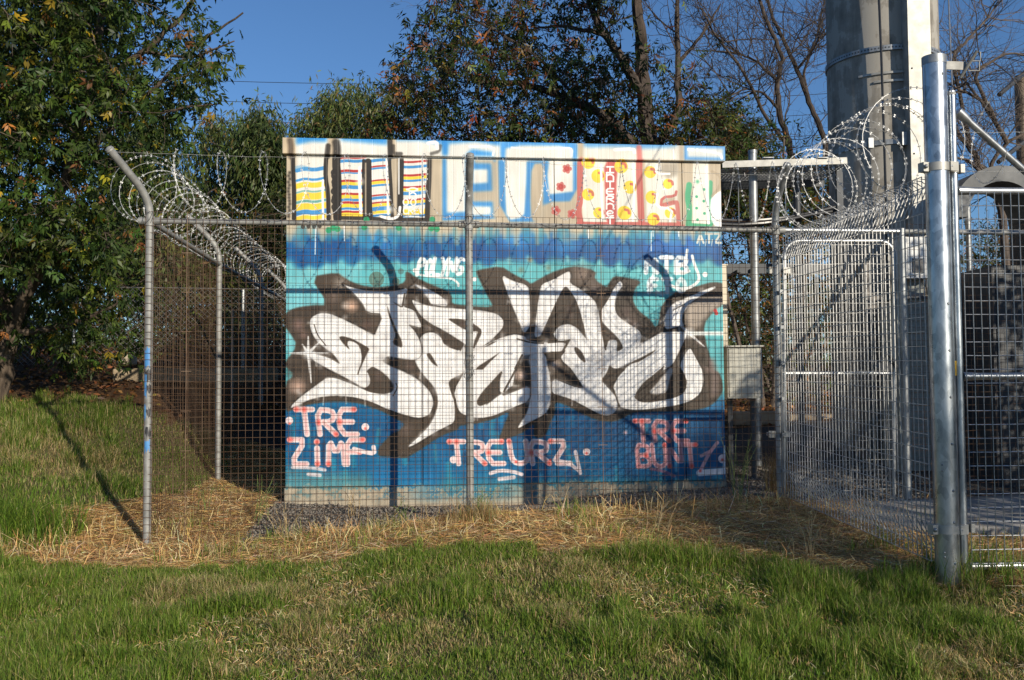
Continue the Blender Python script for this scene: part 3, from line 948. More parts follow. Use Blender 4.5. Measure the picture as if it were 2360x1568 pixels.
for i, chh in enumerate('INTERNET'):
    word('F', chh.lower() if chh in 'NERT' and chh in GLY and i in (1, 5, 6) else chh, 955, 378 + i * 65, 62, 52, 0, 15, WHITE, 1.2)
for s, w in (('F 905,360 910,600 920,850', 10), ('F 1195,340 1205,560 1190,860', 8), ('F 1410,620 1400,742 1545,752 1525,860', 11), ('F 1405,360 1395,440 1520,440', 8)):
    stroke(s, w, (246, 245, 242), 2, .95)
# T
fill('F 1620,330 2020,330 2020,900 1620,900', BEIGE, 2, .95)
stroke('F 1695,540 1680,650 1700,760 1690,900', 24, GREEN, 4, .85)
stroke('F 1885,520 1880,640 1890,760 1895,880', 20, GREEN, 4, .8)
fill('F 1730,330 1870,330 1875,890 1725,890', (226, 222, 210), 2)
stroke('F 1720,895 1890,905', 12, GREEN, 2, .8)
for x, y in ((1770, 510), (1828, 580), (1762, 645), (1826, 685), (1762, 748), (1832, 795), (1770, 852)):
    spot('F %d,%d' % (x, y), 6 if y > 540 else 12, GREEN, soft=None if y > 540 else 1, a=.9)
stroke('F 1848,380 1850,560 1870,880', 12, (246, 245, 242), 2, .95)
fill('F 1890,650 1960,600 2030,580 2030,930 1900,900 1880,760', (246, 246, 244), 2)
stroke('F 1900,420 1980,460 1970,560 1900,640', 12, (158, 142, 118), 2, .6)
# fascia over the letters
band(540, 640, (206, 192, 166), 0, 0.0)
fill('E 80,110 190,110 190,285 80,285', (194, 176, 148), 2)
fill('E 195,110 2130,110 F 700,160 700,330 E 195,285', OFFW, 3, .97)
for a0, b0 in (('E 195,110 470,110 470,165 330,160 195,190', 6), ('E 590,110 1010,110 1010,190 800,170 590,150', 7), ('E 1070,110 1500,110 1510,190 1300,150 1070,150', 7), ('E 1480,110 1560,110 1545,285 1500,285', 5), ('E 1540,110 2020,110 2016,200 1800,160 1545,180', 6), ('E 1760,230 1960,260 1960,290 1700,290', 6)):
    fill(a0, (38, 134, 208), b0, .95)
fill('F 0,120 690,140 690,320 640,320 650,200 50,195 40,320 0,320', (62, 146, 214), 4, .95)
stroke('F 100,215 300,235 600,215 640,230 635,290', 8, WHITE, 2, .9)
for x in (500, 1040):
    fill('E %d,110 %d,110 %d,285 %d,285' % (x - 20, x + 45, x + 45, x - 20), (178, 160, 134), 4, .9)
stroke('E 140,150 150,210 145,285', 22, (74, 62, 52), 10, .8)
stroke('E 480,200 470,285', 20, BLACK, 6, .85)
stroke('E 550,170 560,230 555,290', 30, BLACK, 9, .85)
stroke('E 1030,150 1035,285', 20, BLACK, 5, .9)
stroke('E 1060,200 1060,270 1130,270', 14, BLACK, 5, .7)
stroke('E 1400,270 1470,250 1480,200', 13, BLACK, 6, .6)
stroke('E 1370,175 1450,160 1455,225', 13, WHITE, 2, .95)
stroke('E 1740,205 1965,205 1950,280', 10, WHITE, 2, .95)
fill('F 725,160 1600,180 1600,325 735,310', (216, 212, 202), 3, .97)
fill('F 730,150 1600,170 1560,210 1280,225 1000,205 740,215', (58, 140, 206), 7, .9)
fill('F 690,160 735,165 735,310 690,305', (182, 166, 142), 4, .9)
fill('F 1590,180 1640,185 1640,325 1590,325', (170, 160, 146), 5, .8)
stroke('F 1235,215 1240,310', 22, (196, 96, 92), 8, .8)
stroke('F 1020,235 1190,225 1195,260', 14, WHITE, 2, .9)
stroke('F 1545,240 1550,310', 9, WHITE, 2, .9)
fill('F 1640,180 2030,195 2030,330 1640,325', (74, 146, 210), 3, .95)
fill('F 1665,215 1985,225 1985,305 1670,300', (214, 214, 208), 4, .95)
spot('F 1680,232 1712,235 1755,238', 7, WHITE)
stroke('F 1790,240 1960,265 1975,310', 12, WHITE, 2, .95)
# small green splashes and drips under the band
for x, y in ((480, 945), (520, 925), (560, 935), (800, 920), (1110, 925), (1400, 930), (1450, 935), (820, 850), (1410, 850)):
    spot('E %d,%d' % (x, y), 12, (34, 150, 100), a=.85)
for s in ('E 365,920 360,1160', 'E 620,905 622,1040', 'E 1320,860 1322,1180', 'F 793,940 793,1020', 'F 1355,960 1355,1130', 'F 1600,960 1602,1000', 'F 1370,950 1372,1000'):
    stroke(s, 4, (238, 240, 240), 1.3, .85, 0)
for x, y in ((250, 915), (300, 912), (350, 914), (400, 910)):
    spot('E %d,%d' % (x, y), 8, BLACK, a=.8)
# bare concrete along the foot, flaking paint
gx, gy = np.meshgrid(np.arange(IW), np.arange(IH))
nz = vnoise(gx, gy, 9, 1) * 0.5 + vnoise(gx, gy, 26, 2) * 0.5
nz2 = vnoise(gx, gy, 3.5, 3) * 0.35 + nz * 0.65
low = np.clip(((HSLAB - HBASE) * PPM + 6 - gy) / 16 + (nz2 - 0.5) * 2.2, 0, 1) * np.clip((nz2 - 0.2) * 4, 0.45, 1)
wx = np.clip(1 - np.abs(gx / PPM - 1.55) / 0.55, 0, 1)
low *= 1 - np.clip(wx * 1.6, 0, 1) * np.clip((nz2 - 0.44) * 12, 0, 0.9)
IMG[:] = IMG * (1 - low[..., None]) + (np.array((160, 150, 132)) / 255 * (0.85 + 0.3 * nz[..., None])) * low[..., None]
# weather: faint vertical streaks, dust and small flakes
st = vnoise(gx, gy * 0.04, 3.0, 8) * 0.6 + vnoise(gx, gy * 0.1, 11, 9) * 0.4
IMG *= (0.93 + 0.12 * st)[..., None]
IMG *= (0.965 + 0.07 * vnoise(gx, gy, 40, 12))[..., None]
fl = (vnoise(gx, gy, 2.2, 21) > 0.93) & (vnoise(gx, gy, 60, 22) > 0.62)
IMG[fl] = IMG[fl] * 0.45 + np.array((176, 164, 140)) / 255 * 0.55
IMG = np.clip(IMG, 0, 1)

img = bpy.data.images.new('mural_paint', IW, IH, alpha=False)
buf = np.ones((IH, IW, 4), dtype=np.float32)
buf[..., :3] = IMG
img.pixels.foreach_set(buf.ravel())
img.update()
img.pack()


def mural_mat():
    m, nt, b = new_mat('sprayed_wall_paint')
    uv = N(nt, 'ShaderNodeUVMap', uv_map='face')
    t = N(nt, 'ShaderNodeTexImage', image=img, interpolation='Linear', extension='EXTEND')
    nt.links.new(uv.outputs[0], t.inputs[0])
    gm = N(nt, 'ShaderNodeGamma')
    gm.inputs[1].default_value = 1.04
    nt.links.new(t.outputs[0], gm.inputs[0])
    nt.links.new(gm.outputs[0], b.inputs['Base Color'])
    b.inputs['Roughness'].default_value = 0.5
    b.inputs['Specular IOR Level'].default_value = 0.3
    # shallow pressed ribs every 95 mm and the slight orange peel of sheet metal
    sx = N(nt, 'ShaderNodeSeparateXYZ')
    nt.links.new(uv.outputs[0], sx.inputs[0])
    mu = N(nt, 'ShaderNodeMath', operation='MULTIPLY')
    mu.inputs[1].default_value = (HW + 2 * PAD) / 0.095
    nt.links.new(sx.outputs[0], mu.inputs[0])
    pp = N(nt, 'ShaderNodeMath', operation='PINGPONG')
    pp.inputs[1].default_value = 0.5
    nt.links.new(mu.outputs[0], pp.inputs[0])
    mr = N(nt, 'ShaderNodeMapRange')
    mr.inputs[1].default_value = 0.0
    mr.inputs[2].default_value = 0.07
    nt.links.new(pp.outputs[0], mr.inputs[0])
    nz_ = noise(nt, 60, 3)
    ad = N(nt, 'ShaderNodeMath', operation='MULTIPLY_ADD')
    nt.links.new(nz_, ad.inputs[0])
    ad.inputs[1].default_value = 0.25
    nt.links.new(mr.outputs[0], ad.inputs[2])
    bump(nt, b, ad.outputs[0], 0.5, 0.0025)
    return m


M['mural'] = mural_mat()


def hut_pt(u, back, z):
    return Vector((_org.x, _org.y, 0)) + ALONG * u + BACK * back + Vector((0, 0, z))


def hut_box(u0, u1, b0, b1, z0, z1, name, mat, parent, bev=0.0):
    mb = MB()
    mb.v = [hut_pt(u, b, z) for z in (z0, z1) for b in (b0, b1) for u in (u0, u1)]
    mb.f = [(0, 2, 3, 1), (4, 5, 7, 6), (0, 1, 5, 4), (1, 3, 7, 5), (3, 2, 6, 7), (2, 0, 4, 6)]
    o = mb.build(name, mat, parent)
    if mat is M['mural']:
        me = o.data
        uvl = me.uv_layers.new(name='face')
        for lp in me.loops:
            q = me.vertices[lp.vertex_index].co
            p = o.matrix_world @ q if False else q
            w = Vector((p.x, p.y, 0)) - _org
            uu, bb = w.dot(ALONG), w.dot(BACK)
            uvl.data[lp.index].uv = ((uu + PAD) * PPM / IW, (p.z - HBASE) * PPM / IH)
    if bev:
        md = o.modifiers.new('bevel', 'BEVEL')
        md.width = bev
        md.segments = 1
    return o


hut = thing('painted_hut', 'flat-roofed equipment hut covered in blue and white graffiti behind the mesh fence', 'hut', hut_pt(HW / 2, 1.2, 0.35))
HD = 2.4
JO = [face_uv(x, 1200)[0] / PPM - PAD for x in (1690, 2221, 2735)]
edges = [0.0] + JO + [HW]
FT = on_line(660, 357, HY0).z                    # underside of the fascia
for i in range(4):
    g = 0.003
    hut_box(edges[i] + (g if i else 0), edges[i + 1] - (g if i < 3 else 0), 0.0, 0.045, HSLAB + 0.004, FT + 0.02, 'wall_panel', M['mural'], hut, 0.002)
hut_box(0.012, HW - 0.012, 0.0455, HD - 0.05, HSLAB + 0.004, FT + 0.01, 'inner_wall', M['beige'], hut)
fr = hut_box(-0.03, HW + 0.03, -0.04, HD, FT + 0.001, HTOP, 'roof', M['mural'], hut, 0.004)
hut_box(-0.012, HW + 0.012, 0.012, HD, HBASE, HSLAB, 'base_slab', M['mural'], hut, 0.006)
for o_ in (0.0,):
    hut_box(HW - 0.0118, HW + 0.002, 0.046, HD - 0.05, HSLAB + 0.006, FT, 'side_wall', M['beige'], hut)
    hut_box(-0.002, 0.0118, 0.046, HD - 0.05, HSLAB + 0.006, FT, 'side_wall', M['beige'], hut)
# ---------------------------------------------------------------- fences
def fl(x, off=0.0):
    """point on the front fence line (off > 0 lies behind it)"""
    p = Vector((x, FY0 + TAN * x, 0)) + BACK * off
    return p


def wires(mb, p0, p1, zb0, zb1, zt0, zt1, sx, sz, r, jit=0.0015, sides=3, skip=()):
    """welded mesh between two uprights; zb may run below the ground"""
    p0, p1 = Vector((p0.x, p0.y, 0)), Vector((p1.x, p1.y, 0))
    L = (p1 - p0).length
    n = max(int(round(L / sx)), 1)
    ph = random.random() * 50
    bul = lambda s_, z_: (jit / 0.0015) * 0.007 * (math.sin(s_ * 2.3 + ph) * math.sin(z_ * 2.9 + ph * 1.7) + 0.5 * math.sin(s_ * 6.1 + z_ * 4.3 + ph))
    nrm = Vector((-(p1 - p0).y, (p1 - p0).x, 0)).normalized()
    for i in range(n + 1):
        t = i / n
        q = p0.lerp(p1, t)
        j = [Vector((random.gauss(0, jit), random.gauss(0, jit), 0)) for _ in range(3)]
        za, zc = zb0 + (zb1 - zb0) * t, zt0 + (zt1 - zt0) * t
        mb.tube([q + j[k_ % 3] + nrm * bul(L * t, za + (zc - za) * k_ / 5) + Vector((0, 0, za + (zc - za) * k_ / 5)) for k_ in range(6)], r, sides, cap=False)
    k = 0
    z = 0.0
    H = max(zt0 - zb0, zt1 - zb1)
    while z < H:
        m = 12
        row = []
        for i in range(m + 1):
            t = i / m
            q = p0.lerp(p1, t)
            row.append(q + nrm * (r * 1.7 + bul(L * t, zt0 - z)) + Vector((0, 0, zt0 + (zt1 - zt0) * t - z + random.gauss(0, jit * 1.5))))
        mb.tube(row, r, sides, cap=False)
        z += sz
    return mb


def pipe_post(parent, x, y, zb, zt, r, mat, arm=None, cap=True, name='post'):
    p = [Vector((x, y, zb)), Vector((x, y, zt))]
    rr = r
    if arm is not None:
        a = Vector(arm)
        top = Vector((x, y, zt))
        b1 = top + Vector((0, 0, 0.13))
        b2 = b1 + (a - b1) * 0.38
        for i in range(1, 9):
            t = i / 8
            p.append(top * (1 - t) ** 2 + b1 * 2 * t * (1 - t) + b2 * t * t)
        p.append(a)
    o = MB().tube(p, rr, 12).build(name, mat, parent, True)
    if cap and arm is not None:
        d = (p[-1] - p[-2]).normalized()
        MB().dome(p[-1] - d * 0.015, d, rr * 1.12, 0.025, 12).build('cap', mat, o, True)
    elif cap:
        MB().tube([p[-1] - Vector((0, 0, 0.02)), p[-1] + Vector((0, 0, 0.012))], rr * 1.1, 12).build('cap', mat, o, True)
    return o


# -- front fence
xl, xm, xr = on_line(345, 510, FY0), on_line(1080, 518, FY0), on_line(1786, 531, FY0)
front = thing('mesh_fence', 'rusty welded mesh fence with grey pipe posts standing in front of the painted hut', 'fence', (xm.x, xm.y, g1(xm.x, xm.y)))
arm_l = P(250, 342, 6.45)
arm_m = P(1083, 356, 6.74)
arm_r = P(1814, 378, 6.95)
pl = pipe_post(front, xl.x, xl.y, g1(xl.x, xl.y) - 0.2, xl.z + 0.03, 0.028, M['galv_old'], arm_l)
pm = pipe_post(front, xm.x, xm.y, g1(xm.x, xm.y) - 0.2, xm.z + 0.03, 0.0285, M['galv_old'], arm_m)
pr = pipe_post(front, xr.x, xr.y, g1(xr.x, xr.y) - 0.2, xr.z + 0.03, 0.026, M['galv'], arm_r)
for a, b in ((xl, xm), (xm, xr)):
    MB().tube([a, b], 0.0205, 10).build('rail', M['galv_old'], front, True)
for c, rr in ((xl, 0.034), (xm, 0.033), (xr, 0.033)):
    mb = MB()
    mb.tube([Vector((c.x, c.y, c.z - 0.035)), Vector((c.x, c.y, c.z + 0.035))], rr, 12)
    for s in (-1, 1):
        mb.tube([c + ALONG * s * 0.02, c + ALONG * s * 0.075], 0.027, 10)
    mb.build('rail_fitting', M['galv_old'], front, True)
mb = MB()
OFFF = BACK * -0.032
wa, wb = fl(xl.x) + OFFF + ALONG * -0.02, fl(xr.x) + OFFF
wires(mb, wa, wb, g1(xl.x, xl.y) - 0.08, g1(xr.x, xr.y) - 0.05, xl.z + 0.065, xr.z + 0.06, 0.0498, 0.0502, 0.0018)
mb.build('wire_mesh', M['rusty_wire'], front, kind='stuff')
mb = MB()
lx = on_line(470, 700, FY0)
for dx in (-0.28, 1.35):
    q = on_line(432, 800, FY0) if dx < 0 else on_line(1384, 800, FY0)
    q = Vector((q.x, q.y, 0)) + BACK * -0.038
    mb.tube([q + Vector((0, 0, g1(q.x, q.y) - 0.05)), q + Vector((0, 0, xm.z + 0.06))], 0.0028, 5)
    for z in np.arange(0.55, 2.3, 0.28):
        mb.tube([q + ALONG * -0.035 + Vector((0, 0, z)), q + ALONG * 0.035 + Vector((0, 0, z))], 0.003, 4)
mb.build('mesh_joint', M['rusty_wire'], front, kind='stuff')


def barbed(a, b, step=0.09, r=0.0014, sag=0.01):
    mb = MB()
    n = max(int((b - a).length / 0.15), 2)
    row = []
    for i in range(n + 1):
        t = i / n
        row.append(a.lerp(b, t) + Vector((0, 0, -sag * 4 * t * (1 - t) + random.gauss(0, 0.002))))
    mb.tube(row, r, 3, cap=False)
    d = (b - a).normalized()
    u = d.orthogonal().normalized()
    w = d.cross(u)
    L = (b - a).length
    k = int(L / step)
    for i in range(k):
        t = (i + 0.5) / k
        q = a.lerp(b, t) + Vector((0, 0, -sag * 4 * t * (1 - t)))
        an = random.random() * 6
        e = (u * math.cos(an) + w * math.sin(an)) * 0.014
        mb.tube([q - e, q + e + d * 0.006], 0.001, 3, cap=False)
    return mb


barbed(arm_l + Vector((0.02, 0.02, -0.02)), arm_m + Vector((0, 0, -0.02)), sag=0.02).build('barbed_strand', M['razor'], front)
barbed(arm_m + Vector((0, 0, -0.02)), arm_r + Vector((0, 0, -0.09)), sag=0.02).build('barbed_strand', M['razor'], front)
barbed(arm_r + Vector((0, 0, -0.09)), P(2060, 430, 6.4), sag=0.01).build('barbed_strand', M['razor'], front)
mb = MB()
for q in (xl + Vector((0, -0.03, 0.02)), xm + Vector((0, -0.03, 0.03)), xr + Vector((0, -0.03, 0.03)), xm + Vector((0, -0.035, -1.0)), xm + Vector((0, -0.035, -1.1))):
    for k in range(3):
        an = random.random() * 6.28
        row = [q + Vector((0.04 * math.cos(an + i * 1.1), -0.012 + 0.01 * math.sin(i), 0.045 * math.sin(an + i * 1.3))) for i in range(6)]
        mb.tube(row, 0.0014, 3, cap=False)
mb.build('tie_wire', M['dark_steel'], front, kind='stuff')
# blue and black paint daubs on the left post
M['blue_paint'] = simple('blue_spray_paint', (0.05, 0.20, 0.46), (0.09, 0.28, 0.56), 20, 0.5, bs=0)
M['black_paint'] = simple('black_spray_paint', (0.015, 0.015, 0.018), (0.05, 0.05, 0.055), 20, 0.5, bs=0)
for z0, z1, a0, a1, mm in ((1.42, 1.56, 3.6, 5.4, 0), (1.20, 1.37, 3.4, 4.7, 0), (1.05, 1.15, 3.5, 4.6, 0), (0.83, 0.90, 4.3, 5.6, 0), (1.33, 1.41, 4.0, 5.9, 1), (1.24, 1.29, 4.2, 6.0, 1), (1.08, 1.14, 4.4, 5.7, 1), (0.93, 0.99, 4.4, 5.9, 1)):
    t = MB()
    n0 = len(t.v)
    K = 8
    for i in range(K + 1):
        a_ = a0 + (a1 - a0) * i / K
        for z in (z0 + random.uniform(-0.02, 0.03), z1 + random.uniform(-0.03, 0.02)):
            t.v.append(Vector((xl.x + 0.0287 * math.cos(a_), xl.y + 0.0287 * math.sin(a_), z)))
    for i in range(K):
        t.f.append((n0 + 2 * i, n0 + 2 * i + 2, n0 + 2 * i + 3, n0 + 2 * i + 1))
    t.build('paint_daub', M['black_paint' if mm else 'blue_paint'], pl)

# -- left side fence
side = thing('mesh_fence', 'rusty mesh fence receding from the paint-daubed corner post along the dark end of the hut', 'fence', (xl.x, xl.y + 2, g1(xl.x, xl.y + 2)))
s2 = P(505, 612, 9.0)
sdir = Vector((s2.x - xl.x, s2.y - xl.y, 0)).normalized()
seg = Vector((s2.x - xl.x, s2.y - xl.y, 0)).length
SP = [Vector((xl.x, xl.y, xl.z))]
for i in range(1, 4):
    q = SP[0] + sdir * seg * i
    q.z = s2.z + 0.01 * i
    SP.append(q)
for i in range(1, 4):
    q = SP[i]
    pipe_post(side, q.x, q.y, g1(q.x, q.y) - 0.2, q.z + 0.03, 0.027, M['galv_old'], q + Vector((-0.30, -0.03, 0.46)))
for i in range(3):
    a, b = SP[i], SP[i + 1]
    MB().tube([a, b], 0.0205, 10).build('rail', M['galv_old'], side, True)
    mb = MB()
    o_ = Vector((-0.024, 0, 0))
    wires(mb, a + o_, b + o_, g1(a.x, a.y) - 0.12, g1(b.x, b.y) - 0.12, a.z - 0.02, b.z - 0.02, 0.0498, 0.0502, 0.0017)
    mb.build('wire_mesh', M['rusty_wire'], side, kind='stuff')
q = SP[1] + sdir * 0.62
MB().tube([Vector((q.x, q.y, 0.9)), Vector((q.x, q.y, 2.05))], 0.012, 6).build('joint_bar', M['galv_plate'], side)
barbed(SP[0] + Vector((-0.1, 0, 0.32)), SP[3] + Vector((-0.1, 0, 0.32)), sag=0.02).build('barbed_strand', M['razor'], side)

# -- fence beyond the walk gate, towards the right
g2 = on_line(2076, 537, FY0)
fr3 = on_line(2700, 548, FY0)
xg = Vector((g2.x, g2.y, xr.z))
fencer = thing('mesh_fence', 'rusty mesh fence continuing behind the big gate on the right', 'fence', (g2.x + 1.2, g2.y, g1(g2.x + 1.2, g2.y)))
pg = pipe_post(fencer, g2.x, g2.y, g1(g2.x, g2.y) - 0.2, xr.z + 0.01, 0.028, M['galv'])
MB().tube([xg, Vector((fr3.x, fr3.y, xr.z))], 0.0205, 10).build('rail', M['galv_old'], fencer, True)
mb = MB()
wires(mb, xg + ALONG * 0.05, fr3, 0.3, 0.35, xr.z + 0.06, xr.z + 0.06, 0.0498, 0.0502, 0.0017)
mb.build('wire_mesh', M['rusty_wire'], fencer, kind='stuff')
for vx in (2232, 2420):
    q = on_line(vx, 600, FY0 + 2.3)
    pipe_post(fencer, q.x, q.y, g1(q.x, q.y) - 0.2, P(vx, 480 if vx < 2300 else 500, q.y).z, 0.026, M['galv'])


# -- razor coils
def coil(name, label, c0, c1, R0, R1, turns, group, phase=0.0, wob=0.05, lean=0.0, seed=1, squash=1.0, r=0.0020):
    rr = np.random.default_rng(seed)
    d = (c1 - c0).normalized()
    u = Vector((0, 0, 1)) - d * d.z
    u.normalize()
    w = d.cross(u)
    mb = MB()
    n = int(turns * 30)
    row = []
    jit = rr.normal(0, 1, (int(turns) + 3, 4))
    for i in range(n + 1):
        t = i / n
        k = t * turns
        a = 2 * math.pi * k + phase
        ki, kf = int(k), k - int(k)
        j = jit[ki] * (1 - kf) + jit[ki + 1] * kf
        R_ = (R0 + (R1 - R0) * t) * (1 + wob * 0.5 * j[0])
        adv = t + wob * j[1] * 0.5 / turns
        row.append(c0.lerp(c1, adv) + d * (lean * R_ * math.sin(a)) + u * (math.cos(a) * R_ + wob * 0.25 * j[2] * R_) + w * (math.sin(a) * R_ * squash + wob * 0.25 * j[3] * R_))
    mb.tube(row, r, 3, cap=False)
    root = mb.build(name, M['razor_core'])
    tag(root, label, 'razor wire', group)
    # barbs: little bow-tie plates clipped on every 36 mm
    bb = MB()
    acc = 0.0
    for i in range(n):
        a, b = row[i], row[i + 1]
        L = (b - a).length
        t = (b - a).normalized()
        while acc < L:
            q = a + t * acc
            e = t.orthogonal().normalized()
            f = t.cross(e)
            an = rr.random() * 6.28
            e2 = (e * math.cos(an) + f * math.sin(an)) * 0.0100
            h = t * 0.0075
            for s in (-1, 1):
                bb.poly([q, q + e2 * s - h, q + e2 * s * 0.75, q + e2 * s + h])
            acc += 0.036
        acc -= L
    bb.build('barb', M['razor'], root, kind='stuff')
    return root


FZ = Vector((0, 0, 0.27))
coil('razor_coil', 'stretched razor wire coil looping along the top of the front mesh fence', xl + BACK * -0.12 + FZ + ALONG * 0.25, xr + BACK * -0.10 + FZ + ALONG * 0.1, 0.225, 0.225, 15.5, 'razor wire coils', 0.4, 0.05, seed=4, squash=0.55, lean=-0.33)
cl0 = P(322, 424, 6.75)
coil('razor_coil', 'tight razor wire coil running back along the left side fence', cl0, SP[3] + Vector((-0.12, 0, 0.26)), 0.235, 0.225, 34, 'razor wire coils', 1.0, 0.10, seed=6)
cr0, cr1 = P(1868, 446, 7.0), P(2118, 318, 5.22)
coil('razor_coil', 'razor wire coil climbing above the roll-top panel beside the concrete tower', cr0, cr1, 0.265, 0.315, 13.3, 'razor wire coils', 0.2, 0.18, seed=9)
coil('razor_coil', 'razor wire coil stretched over the big gate at the right edge', P(2246, 300, 5.22), P(2246, 300, 5.22) + ALONG * 2.2 + Vector((0, 0, -0.02)), 0.29, 0.27, 5.3, 'razor wire coils', 2.2, 0.12, seed=12)
coil('razor_coil', 'low razor wire coil behind the big gate above the rear rusty mesh', P(2215, 560, 9.6), P(2330, 560, 9.8), 0.22, 0.22, 3.4, 'razor wire coils', 0.2, 0.1, seed=13)

# -- roll-top side panel between the corner and the big gate post
bp = P(2172, 900, 5.1)                            # big gate post axis
pa = Vector((xr.x + 0.05, xr.y - 0.03, 0))
pb = Vector((bp.x - 0.075, bp.y + 0.02, 0))
zt0, zt1 = P(1790, 541, xr.y).z, P(2150, 408, 5.12).z
zb0, zb1 = g1(pa.x, pa.y) + 0.02, g1(pb.x, pb.y) + 0.12
roll = thing('roll_top_fence', 'silver roll-top mesh panel running from the corner post to the thick gate post', 'fence', ((pa.x + pb.x) / 2, (pa.y + pb.y) / 2, g1((pa.x + pb.x) / 2, (pa.y + pb.y) / 2)))
mb = MB()
Ld = (pb - pa)
Ll = Ld.length
nv = int(Ll / 0.05)
ou = Vector((Ld.y, -Ld.x, 0)).normalized() * -0.085
for i in range(nv + 1):
    t = i / nv
    q = pa.lerp(pb, t)
    zt, zb = zt0 + (zt1 - zt0) * t, zb0 + (zb1 - zb0) * t
    Z = lambda z: Vector((0, 0, z))
    mb.tube([q + Z(zb + 0.20), q + ou + Z(zb + 0.03), q + Z(zb), q + Z(zb + 0.20), q + Z(zt - 0.20), q + ou * 0.2 + Z(zt - 0.19), q + ou + Z(zt - 0.03), q + ou * 0.6 + Z(zt - 0.005), q + Z(zt), q + Z(zt - 0.19)], 0.0030, 4, cap=False)
lv = [(0, 0.0), (1, -0.03), (0, -0.20), (0.5, -0.115)]
for o_, dz in lv:
    mb.tube([pa + ou * o_ + Z(zt0 + dz), pb + ou * o_ + Z(zt1 + dz)], 0.0026, 4, cap=False)
    mb.tube([pa + ou * o_ + Z(zb0 - dz), pb + ou * o_ + Z(zb1 - dz)], 0.0026, 4, cap=False)
z = 0.276
while z < (zt0 - zb0) - 0.22:
    mb.tube([pa + Z(zt0 - z), pb + Z(zt1 - z * (zt1 - zb1) / (zt0 - zb0))], 0.0028, 4, cap=False)
    z += 0.0762
mb.build('wire_mesh', M['panel_wire'], roll, kind='stuff')
mb = MB()
for i in range(7):
    q = pa + Z(zb0 + 0.2 + i * 0.27)
    mb.box(q + Vector((-0.03, -0.02, 0)), (0.03, 0.02, 0.025))
mb.build('clip', M['galv'], roll, kind='stuff')

# -- walk gate
walk = thing('mesh_gate', 'narrow silver mesh gate with rounded top corners behind the roll-top panel', 'gate', (xr.x + 0.5, xr.y + 0.06, g1(xr.x + 0.5, xr.y)))
MB().tube([xr + ALONG * 0.02, xg], 0.0215, 10).build('lintel_rail', M['galv_bright'], walk, True)


def gpt(vx, vy):
    return on_line(vx, vy, FY0 + 0.05)


def round_frame(x0, x1, yt, yb, rad, r, mat, parent, name='frame'):
    a, b, c_, d_ = gpt(x0, yb), gpt(x0, yt), gpt(x1, yt), gpt(x1, yb)
    p = [a]
    for cc, s in ((b, 0), (c_, 1)):
        m = (c_ - b).normalized()
        for i in range(7):
            t = (math.pi / 2) * i / 6
            if s == 0:
                p.append(cc + m * rad * (1 - math.cos(t)) + Vector((0, 0, -rad * (1 - math.sin(t)))))
            else:
                p.append(cc - m * rad * (1 - math.sin(t)) + Vector((0, 0, -rad * (1 - math.cos(t)))))
    p.append(d_)
    mb = MB().tube(p, r, 10)
    mb.tube([a + ALONG * r, d_ - ALONG * r], r, 10)
    return mb.build(name, mat, parent, True), a, b, c_, d_


fo, ga, gb, gc, gd = round_frame(1806, 2059, 556, 1168, 0.12, 0.0175, M['galv_bright'], walk)
m0, m1 = gpt(1806, 861), gpt(2059, 861)
MB().tube([m0, m1], 0.0165, 10).build('mid_rail', M['galv_bright'], walk, True)
mb = MB()
w0, w1 = Vector((ga.x, ga.y - 0.018, 0)), Vector((gd.x, gd.y - 0.018, 0))
wires(mb, w0, w1, ga.z, gd.z, gb.z - 0.03, gc.z - 0.03, 0.05, 0.0755, 0.0021, sides=4)
mb.build('wire_mesh', M['galv_wire'], walk, kind='stuff')
for vy in (625, 1000):
    mb = MB()
    q = gpt(1796, vy)
    mb.box(q + ALONG * -0.07 + Vector((0, -0.04, 0)), (0.05, 0.03, 0.05), ANG)
    mb.tube([q + ALONG * -0.10, q + ALONG * 0.04], 0.014, 8)
    mb.box(q + ALONG * 0.045 + Vector((0, -0.02, 0)), (0.05, 0.05, 0.045), ANG)
    mb.build('hinge', M['galv_plate'], walk)
lt = MB()
q = gpt(2040, 850)
row = [q + ALONG * (-0.085 + 0.17 * i / 10) + Vector((0, -0.03, 0.11 * math.sin(math.pi * i / 10))) for i in range(11)]
lt.tube(row, 0.013, 8)
lt.box(q + Vector((0, 0, 0.02)), (0.13, 0.03, 0.09), ANG)
lt.build('latch_guard', M['duct'], walk, True)

# -- big gate post, hinges and gate leaf
zg = g1(bp.x, bp.y)
ztop = P(2150, 132, 5.1).z
post = thing('gate_post', 'thick galvanised round post with a flat cap carrying the big gate', 'post', (bp.x, bp.y, zg))
body = MB().tube([Vector((bp.x, bp.y, zg - 0.2)), Vector((bp.x, bp.y, ztop - 0.03))], 0.0615, 32).build('post_body', M['post'], post, True)
MB().tube([Vector((bp.x, bp.y, ztop - 0.045)), Vector((bp.x, bp.y, ztop))], 0.0635, 32).build('cap', M['galv'], post, True)
mb = MB()
for vy in (170, 700, 808, 916, 1024, 1132, 1205, 1300):
    z = P(2172, vy, 5.04).z
    an = -1.33
    d = Vector((math.cos(an), math.sin(an), 0))
    mb.dome(Vector((bp.x, bp.y, z)) + d * 0.060, d, 0.008, 0.007, 10)
for vy in (1072, 1086, 1275, 1285):
    z = P(2160, vy, 5.04).z
    d = Vector((math.cos(-2.2), math.sin(-2.2), 0))
    mb.dome(Vector((bp.x, bp.y, z)) + d * 0.060, d, 0.006, 0.006, 8)
mb.build('rivet', M['galv'], post, True, 'stuff')
hp = P(2210, 900, 5.13)                           # hinge stile axis
CLZ = [P(2172, 383, 5.05).z, P(2172, 1222, 5.05).z]
